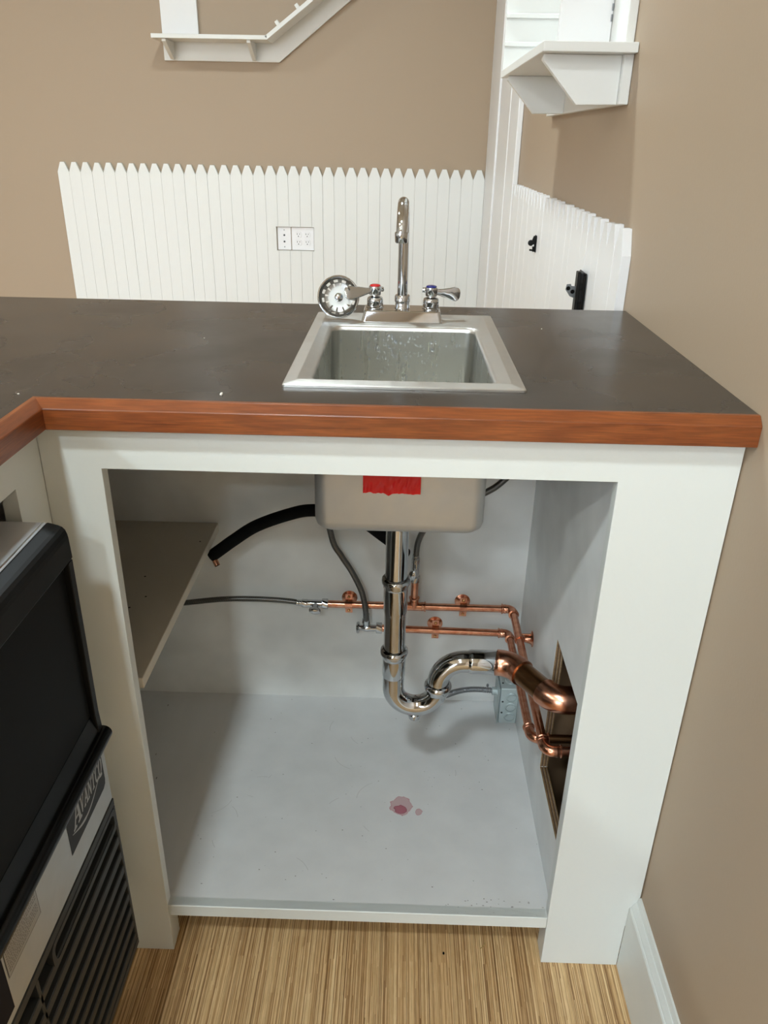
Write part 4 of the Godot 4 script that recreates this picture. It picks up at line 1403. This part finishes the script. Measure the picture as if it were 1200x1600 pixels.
func wall_shelves() -> void:
	# left: level shelf, skirt and two brackets, then a ramp rising to the right
	var o := thing("wall_ramp", "white wall shelf turning into a cleated ramp, upper left", "cat shelf", Vector3(-0.9, 1.6, ZW))
	var zf := ZW + 0.018
	var sk := PackedVector2Array([Vector2(-1.163, 1.602), Vector2(-0.612, 1.602), Vector2(0.02, 2.075), Vector2(0.02, 2.178), Vector2(-0.660, 1.695), Vector2(-1.163, 1.695)])
	part("skirt", Shape.new().prism(sk, 0.0172, Transform3D(Basis(), Vector3(0, 0, ZW + 0.0008)), 0.001), mat.picket, o)
	part("shelf_board", Shape.new().box(Vector3(-1.1725, 1.6790, zf + 0.0004), Vector3(-0.6420, 1.6965, -3.22), 0.001), mat.picket, o)
	var d := Vector2(0.680, 0.483).normalized()
	var rp := frame(Vector3(-0.6420, 1.6790, 0), Vector3(d.x, d.y, 0), Vector3(-d.y, d.x, 0))
	var ramp := part("ramp_board", Shape.new().box(Vector3(0.0, 0.0, zf + 0.0004), Vector3(0.80, 0.0175, -3.22), 0.001, rp), mat.picket, o)
	for k in 7:
		part("cleat", Shape.new().box(Vector3(0.070 + 0.113 * k, 0.0177, zf + 0.002), Vector3(0.086 + 0.113 * k, 0.036, -3.222), 0.001, rp), mat.picket, ramp)
	for x in [-1.128, -0.738]:
		part("bracket", Shape.new().prism(PackedVector2Array([Vector2(0.0, 1.6780), Vector2(0.148, 1.6780), Vector2(0.148, 1.668), Vector2(0.022, 1.607), Vector2(0.0, 1.607)]), 0.018, frame(Vector3(x + 0.018, 0, zf + 0.0004), Vector3(0, 0, 1), Vector3(0, 1, 0)), 0.0008), mat.picket, o)
	part("upright_board", Shape.new().box(Vector3(-1.163, 1.6970, zf - 0.016), Vector3(-0.990, 2.45, zf), 0.001), mat.picket_cool, o)

	# right: platform on brackets with boards standing on it
	var r := thing("wall_platform", "white wall platform on angled brackets, upper right", "cat shelf", Vector3(XW, 1.35, -1.1))
	var xw := XW - 0.018
	part("skirt", Shape.new().box(Vector3(xw, 1.347, -1.62), Vector3(XW - 0.0006, 1.4296, -0.785), 0.001), mat.picket, r)
	part("platform_board", Shape.new().box(Vector3(0.2465, 1.4298, -1.46), Vector3(XW - 0.0006, 1.4465, -0.760), 0.001), mat.picket, r)
	for z in [-0.818, -1.372]:
		part("bracket", Shape.new().prism(PackedVector2Array([Vector2(0.2560, 1.4294), Vector2(0.2530, 1.4200), Vector2(0.3240, 1.3455), Vector2(xw - 0.0004, 1.3470), Vector2(xw - 0.0004, 1.4294)]), 0.018, Transform3D(Basis(), Vector3(0, 0, z)), 0.0008), mat.picket, r)
	part("wall_board", Shape.new().box(Vector3(XW - 0.017, 1.4468, -1.62), Vector3(XW - 0.0006, 2.5, -0.800), 0.001), mat.picket, r)
	var up := part("upright_board", Shape.new().box(Vector3(0.299, 1.4468, -0.945), Vector3(XW - 0.0175, 2.5, -0.928), 0.001), mat.picket_cool, r)
	for y in [1.497, 1.515, 1.533]:
		part("hinge_knuckle", Shape.new().tube([Vector3(XW - 0.0195, y, -0.9255), Vector3(XW - 0.0195, y + 0.012, -0.9255)], 0.0018, 8), mat.grey_metal, up)
	var lad := part("ladder_board", Shape.new().box(Vector3(0.2475, 1.4468, -1.458), Vector3(XW - 0.0175, 2.5, -1.442), 0.001), mat.picket, r)
	for y in [1.500, 1.562, 1.624]:
		part("rung", Shape.new().box(Vector3(0.2475, y, -1.4418), Vector3(XW - 0.018, y + 0.010, -1.430), 0.001), mat.picket, lad)


func wall_fittings() -> void:
	# two wall plates in the cut-out of the back fence
	var a := thing("phone_plate", "narrow white wall plate with two jacks, left of the socket plate", "wall plate", Vector3(-0.6195, 0.802, ZW))
	part("plate", Shape.new().prism(rrect(0.0700, 0.1130, 0.003, 3), 0.0055, Transform3D(), 0.0012), mat.plate, a, true)
	for y in [-0.0155, 0.0165]:
		part("jack", Shape.new().lathe([Vector2(0.0, 0.0058), Vector2(0.0030, 0.0058), Vector2(0.0034, 0.0085), Vector2(0.0048, 0.0085), Vector2(0.0052, 0.0055)], frame(Vector3(0, y, 0), Vector3(1, 0, 0), Vector3(0, 0, 1)), 14), mat.grey_metal, a, true)
		part("jack_bore", Shape.new().lathe([Vector2(0.0, 0.0060), Vector2(0.0033, 0.0060)], frame(Vector3(0, y, 0), Vector3(1, 0, 0), Vector3(0, 0, 1)), 12), mat.slot, a, true)
	for y in [-0.042, 0.042]:
		part("screw", Shape.new().ball(Vector3(0, y, 0.0054), Vector3(0.0028, 0.0028, 0.001), 6), mat.grey_metal, a, true)
	var b := thing("socket_plate", "wide white wall plate with four power sockets", "outlet", Vector3(-0.5225, 0.8015, ZW))
	part("plate", Shape.new().prism(rrect(0.1160, 0.1130, 0.003, 3), 0.0055, Transform3D(), 0.0012), mat.plate, b, true)
	for x in [-0.0230, 0.0230]:
		for y in [-0.0195, 0.0195]:
			var s := part("socket", Shape.new().prism(rrect(0.0330, 0.0285, 0.009, 4), 0.0075, Transform3D(Basis(), Vector3(x, y, 0)), 0.0008), mat.plate, b, true)
			for q in [[-0.0062, 0.0045, 0.0024, 0.0085], [0.0062, 0.0045, 0.0024, 0.0070], [0.0, -0.0065, 0.0048, 0.0046]]:
				part("slot", Shape.new().prism(rrect(q[2], q[3], 0.0010, 2), 0.0004, Transform3D(Basis(), Vector3(x + q[0], y + q[1], 0.0074))), mat.slot, s)
	# small black hook and the black slotted bracket on the right-hand fence
	var xf := XW - 0.0187
	var h := thing("wall_hook", "small black metal hook on the right picket fence", "hook", Vector3(xf, 1.005, -1.575))
	part("plate", Shape.new().prism(PackedVector2Array([Vector2(0, -0.022), Vector2(-0.010, -0.022), Vector2(-0.013, 0.012), Vector2(-0.009, 0.023), Vector2(0, 0.023)]), 0.004, Transform3D(), 0.0006), mat.black, h, true)
	part("base", Shape.new().box(Vector3(-0.003, -0.024, -0.018), Vector3(0, 0.024, 0.006), 0.001), mat.black, h, true)
	part("knob", Shape.new().lathe([Vector2(0.0, 0.0), Vector2(0.0085, 0.0), Vector2(0.0085, 0.005), Vector2(0.0050, 0.0075), Vector2(0.0, 0.0075)], frame(Vector3(-0.0165, 0.003, 0), Vector3(1, 0, 0), Vector3(0, 0, 1)), 16), mat.black, h, true)
	part("screw", Shape.new().ball(Vector3(-0.0090, -0.004, 0.0048), Vector3(0.0028, 0.0034, 0.0012), 6), mat.plate, h, true)
	part("prong", Shape.new().tube([Vector3(-0.008, -0.018, 0.002), Vector3(-0.019, -0.017, 0.002)], 0.0026, 10), mat.black, h, true)
	var k := thing("slotted_bracket", "black slotted steel bracket upright against the right picket fence", "bracket", Vector3(xf, 0.80, -0.888))
	# angle section: one leg on the fence, the other towards the viewer with slots through it
	var rail := Shape.new()
	rail.box(Vector3(-0.004, -0.20, -0.034), Vector3(-0.0005, 0.226, 0.030), 0.0008)
	rail.box(Vector3(-0.0205, -0.20, 0.026), Vector3(-0.0135, 0.230, 0.030), 0.0008)
	rail.box(Vector3(-0.0075, -0.20, 0.026), Vector3(-0.0040, 0.222, 0.030), 0.0008)
	for q in [[-0.20, 0.150], [0.166, 0.192], [0.206, 0.226]]:
		rail.box(Vector3(-0.0135, q[0], 0.026), Vector3(-0.0075, q[1], 0.030), 0.0003)
	part("rail", rail, mat.black_gloss, k, true)
	part("rear_leg", Shape.new().box(Vector3(-0.0165, -0.20, -0.010), Vector3(-0.0042, 0.227, 0.0255), 0.001), mat.black, k, true)
	var tab := PackedVector2Array([Vector2(-0.0190, 0.172), Vector2(-0.0190, 0.197), Vector2(-0.0290, 0.198), Vector2(-0.0300, 0.202), Vector2(-0.0385, 0.201), Vector2(-0.0405, 0.190), Vector2(-0.0300, 0.176)])
	part("tab", Shape.new().prism(tab, 0.004, Transform3D(Basis(), Vector3(0, 0, 0.012))), mat.grey_metal, k, true)
	for q in [Vector2(-0.0350, 0.1930), Vector2(-0.0250, 0.1860)]:
		part("tab_hole_dark", Shape.new().lathe([Vector2(0.0, 0.0052), Vector2(0.0042, 0.0052), Vector2(0.0046, 0.0040)], frame(Vector3(q.x, q.y, 0.012), Vector3(1, 0, 0), Vector3(0, 0, 1)), 14), mat.void, k, true)  # dark discs painted as the shade in the two tab holes


func crumbs() -> void:
	var c := thing("crumb", "small white crumb on the worktop left of the sink, near the wood edge", "crumb", Vector3(-0.2124, YC + 0.001, -0.0141))
	part("crumb", Shape.new().box(Vector3(-0.0015, -0.0009, -0.003), Vector3(0.0015, 0.0014, 0.003), 0.0006), mat.crumb, c, true)
	for q in [["tiny white crumb on the worktop by the inside corner of the edging", Vector3(-0.450, YC, 0.003), 0.0010], ["tiny white crumb on the worktop near its back edge, left of the strainer", Vector3(-0.30, YC, -0.30), 0.0008], ["tiny pale crumb on the worktop right of the sink", Vector3(0.235, YC, -0.42), 0.0009]]:
		var o := thing("crumb", q[0], "crumb", q[1])
		part("crumb", Shape.new().ball(Vector3(0, q[2] * 0.6, 0), Vector3(q[2] * 1.4, q[2] * 0.7, q[2]), 6), mat.crumb, o, true)
	var b := thing("dark_speck", "small black speck on the bamboo floor below the cabinet", "debris", Vector3(0.1047, 0, -0.0096))
	part("speck", Shape.new().ball(Vector3(0, 0.0012, 0), Vector3(0.0018, 0.0014, 0.0028), 6), mat.void, b, true)
	var s := thing("straw_bit", "short bit of straw on the floor near the right foot", "debris", Vector3(0.1754, 0, -0.0266))
	part("straw", Shape.new().tube([Vector3(-0.006, 0.0009, 0.006), Vector3(0.001, 0.0012, 0.0), Vector3(0.004, 0.0012, -0.006)], 0.0007, 6), mat.straw, s, true)
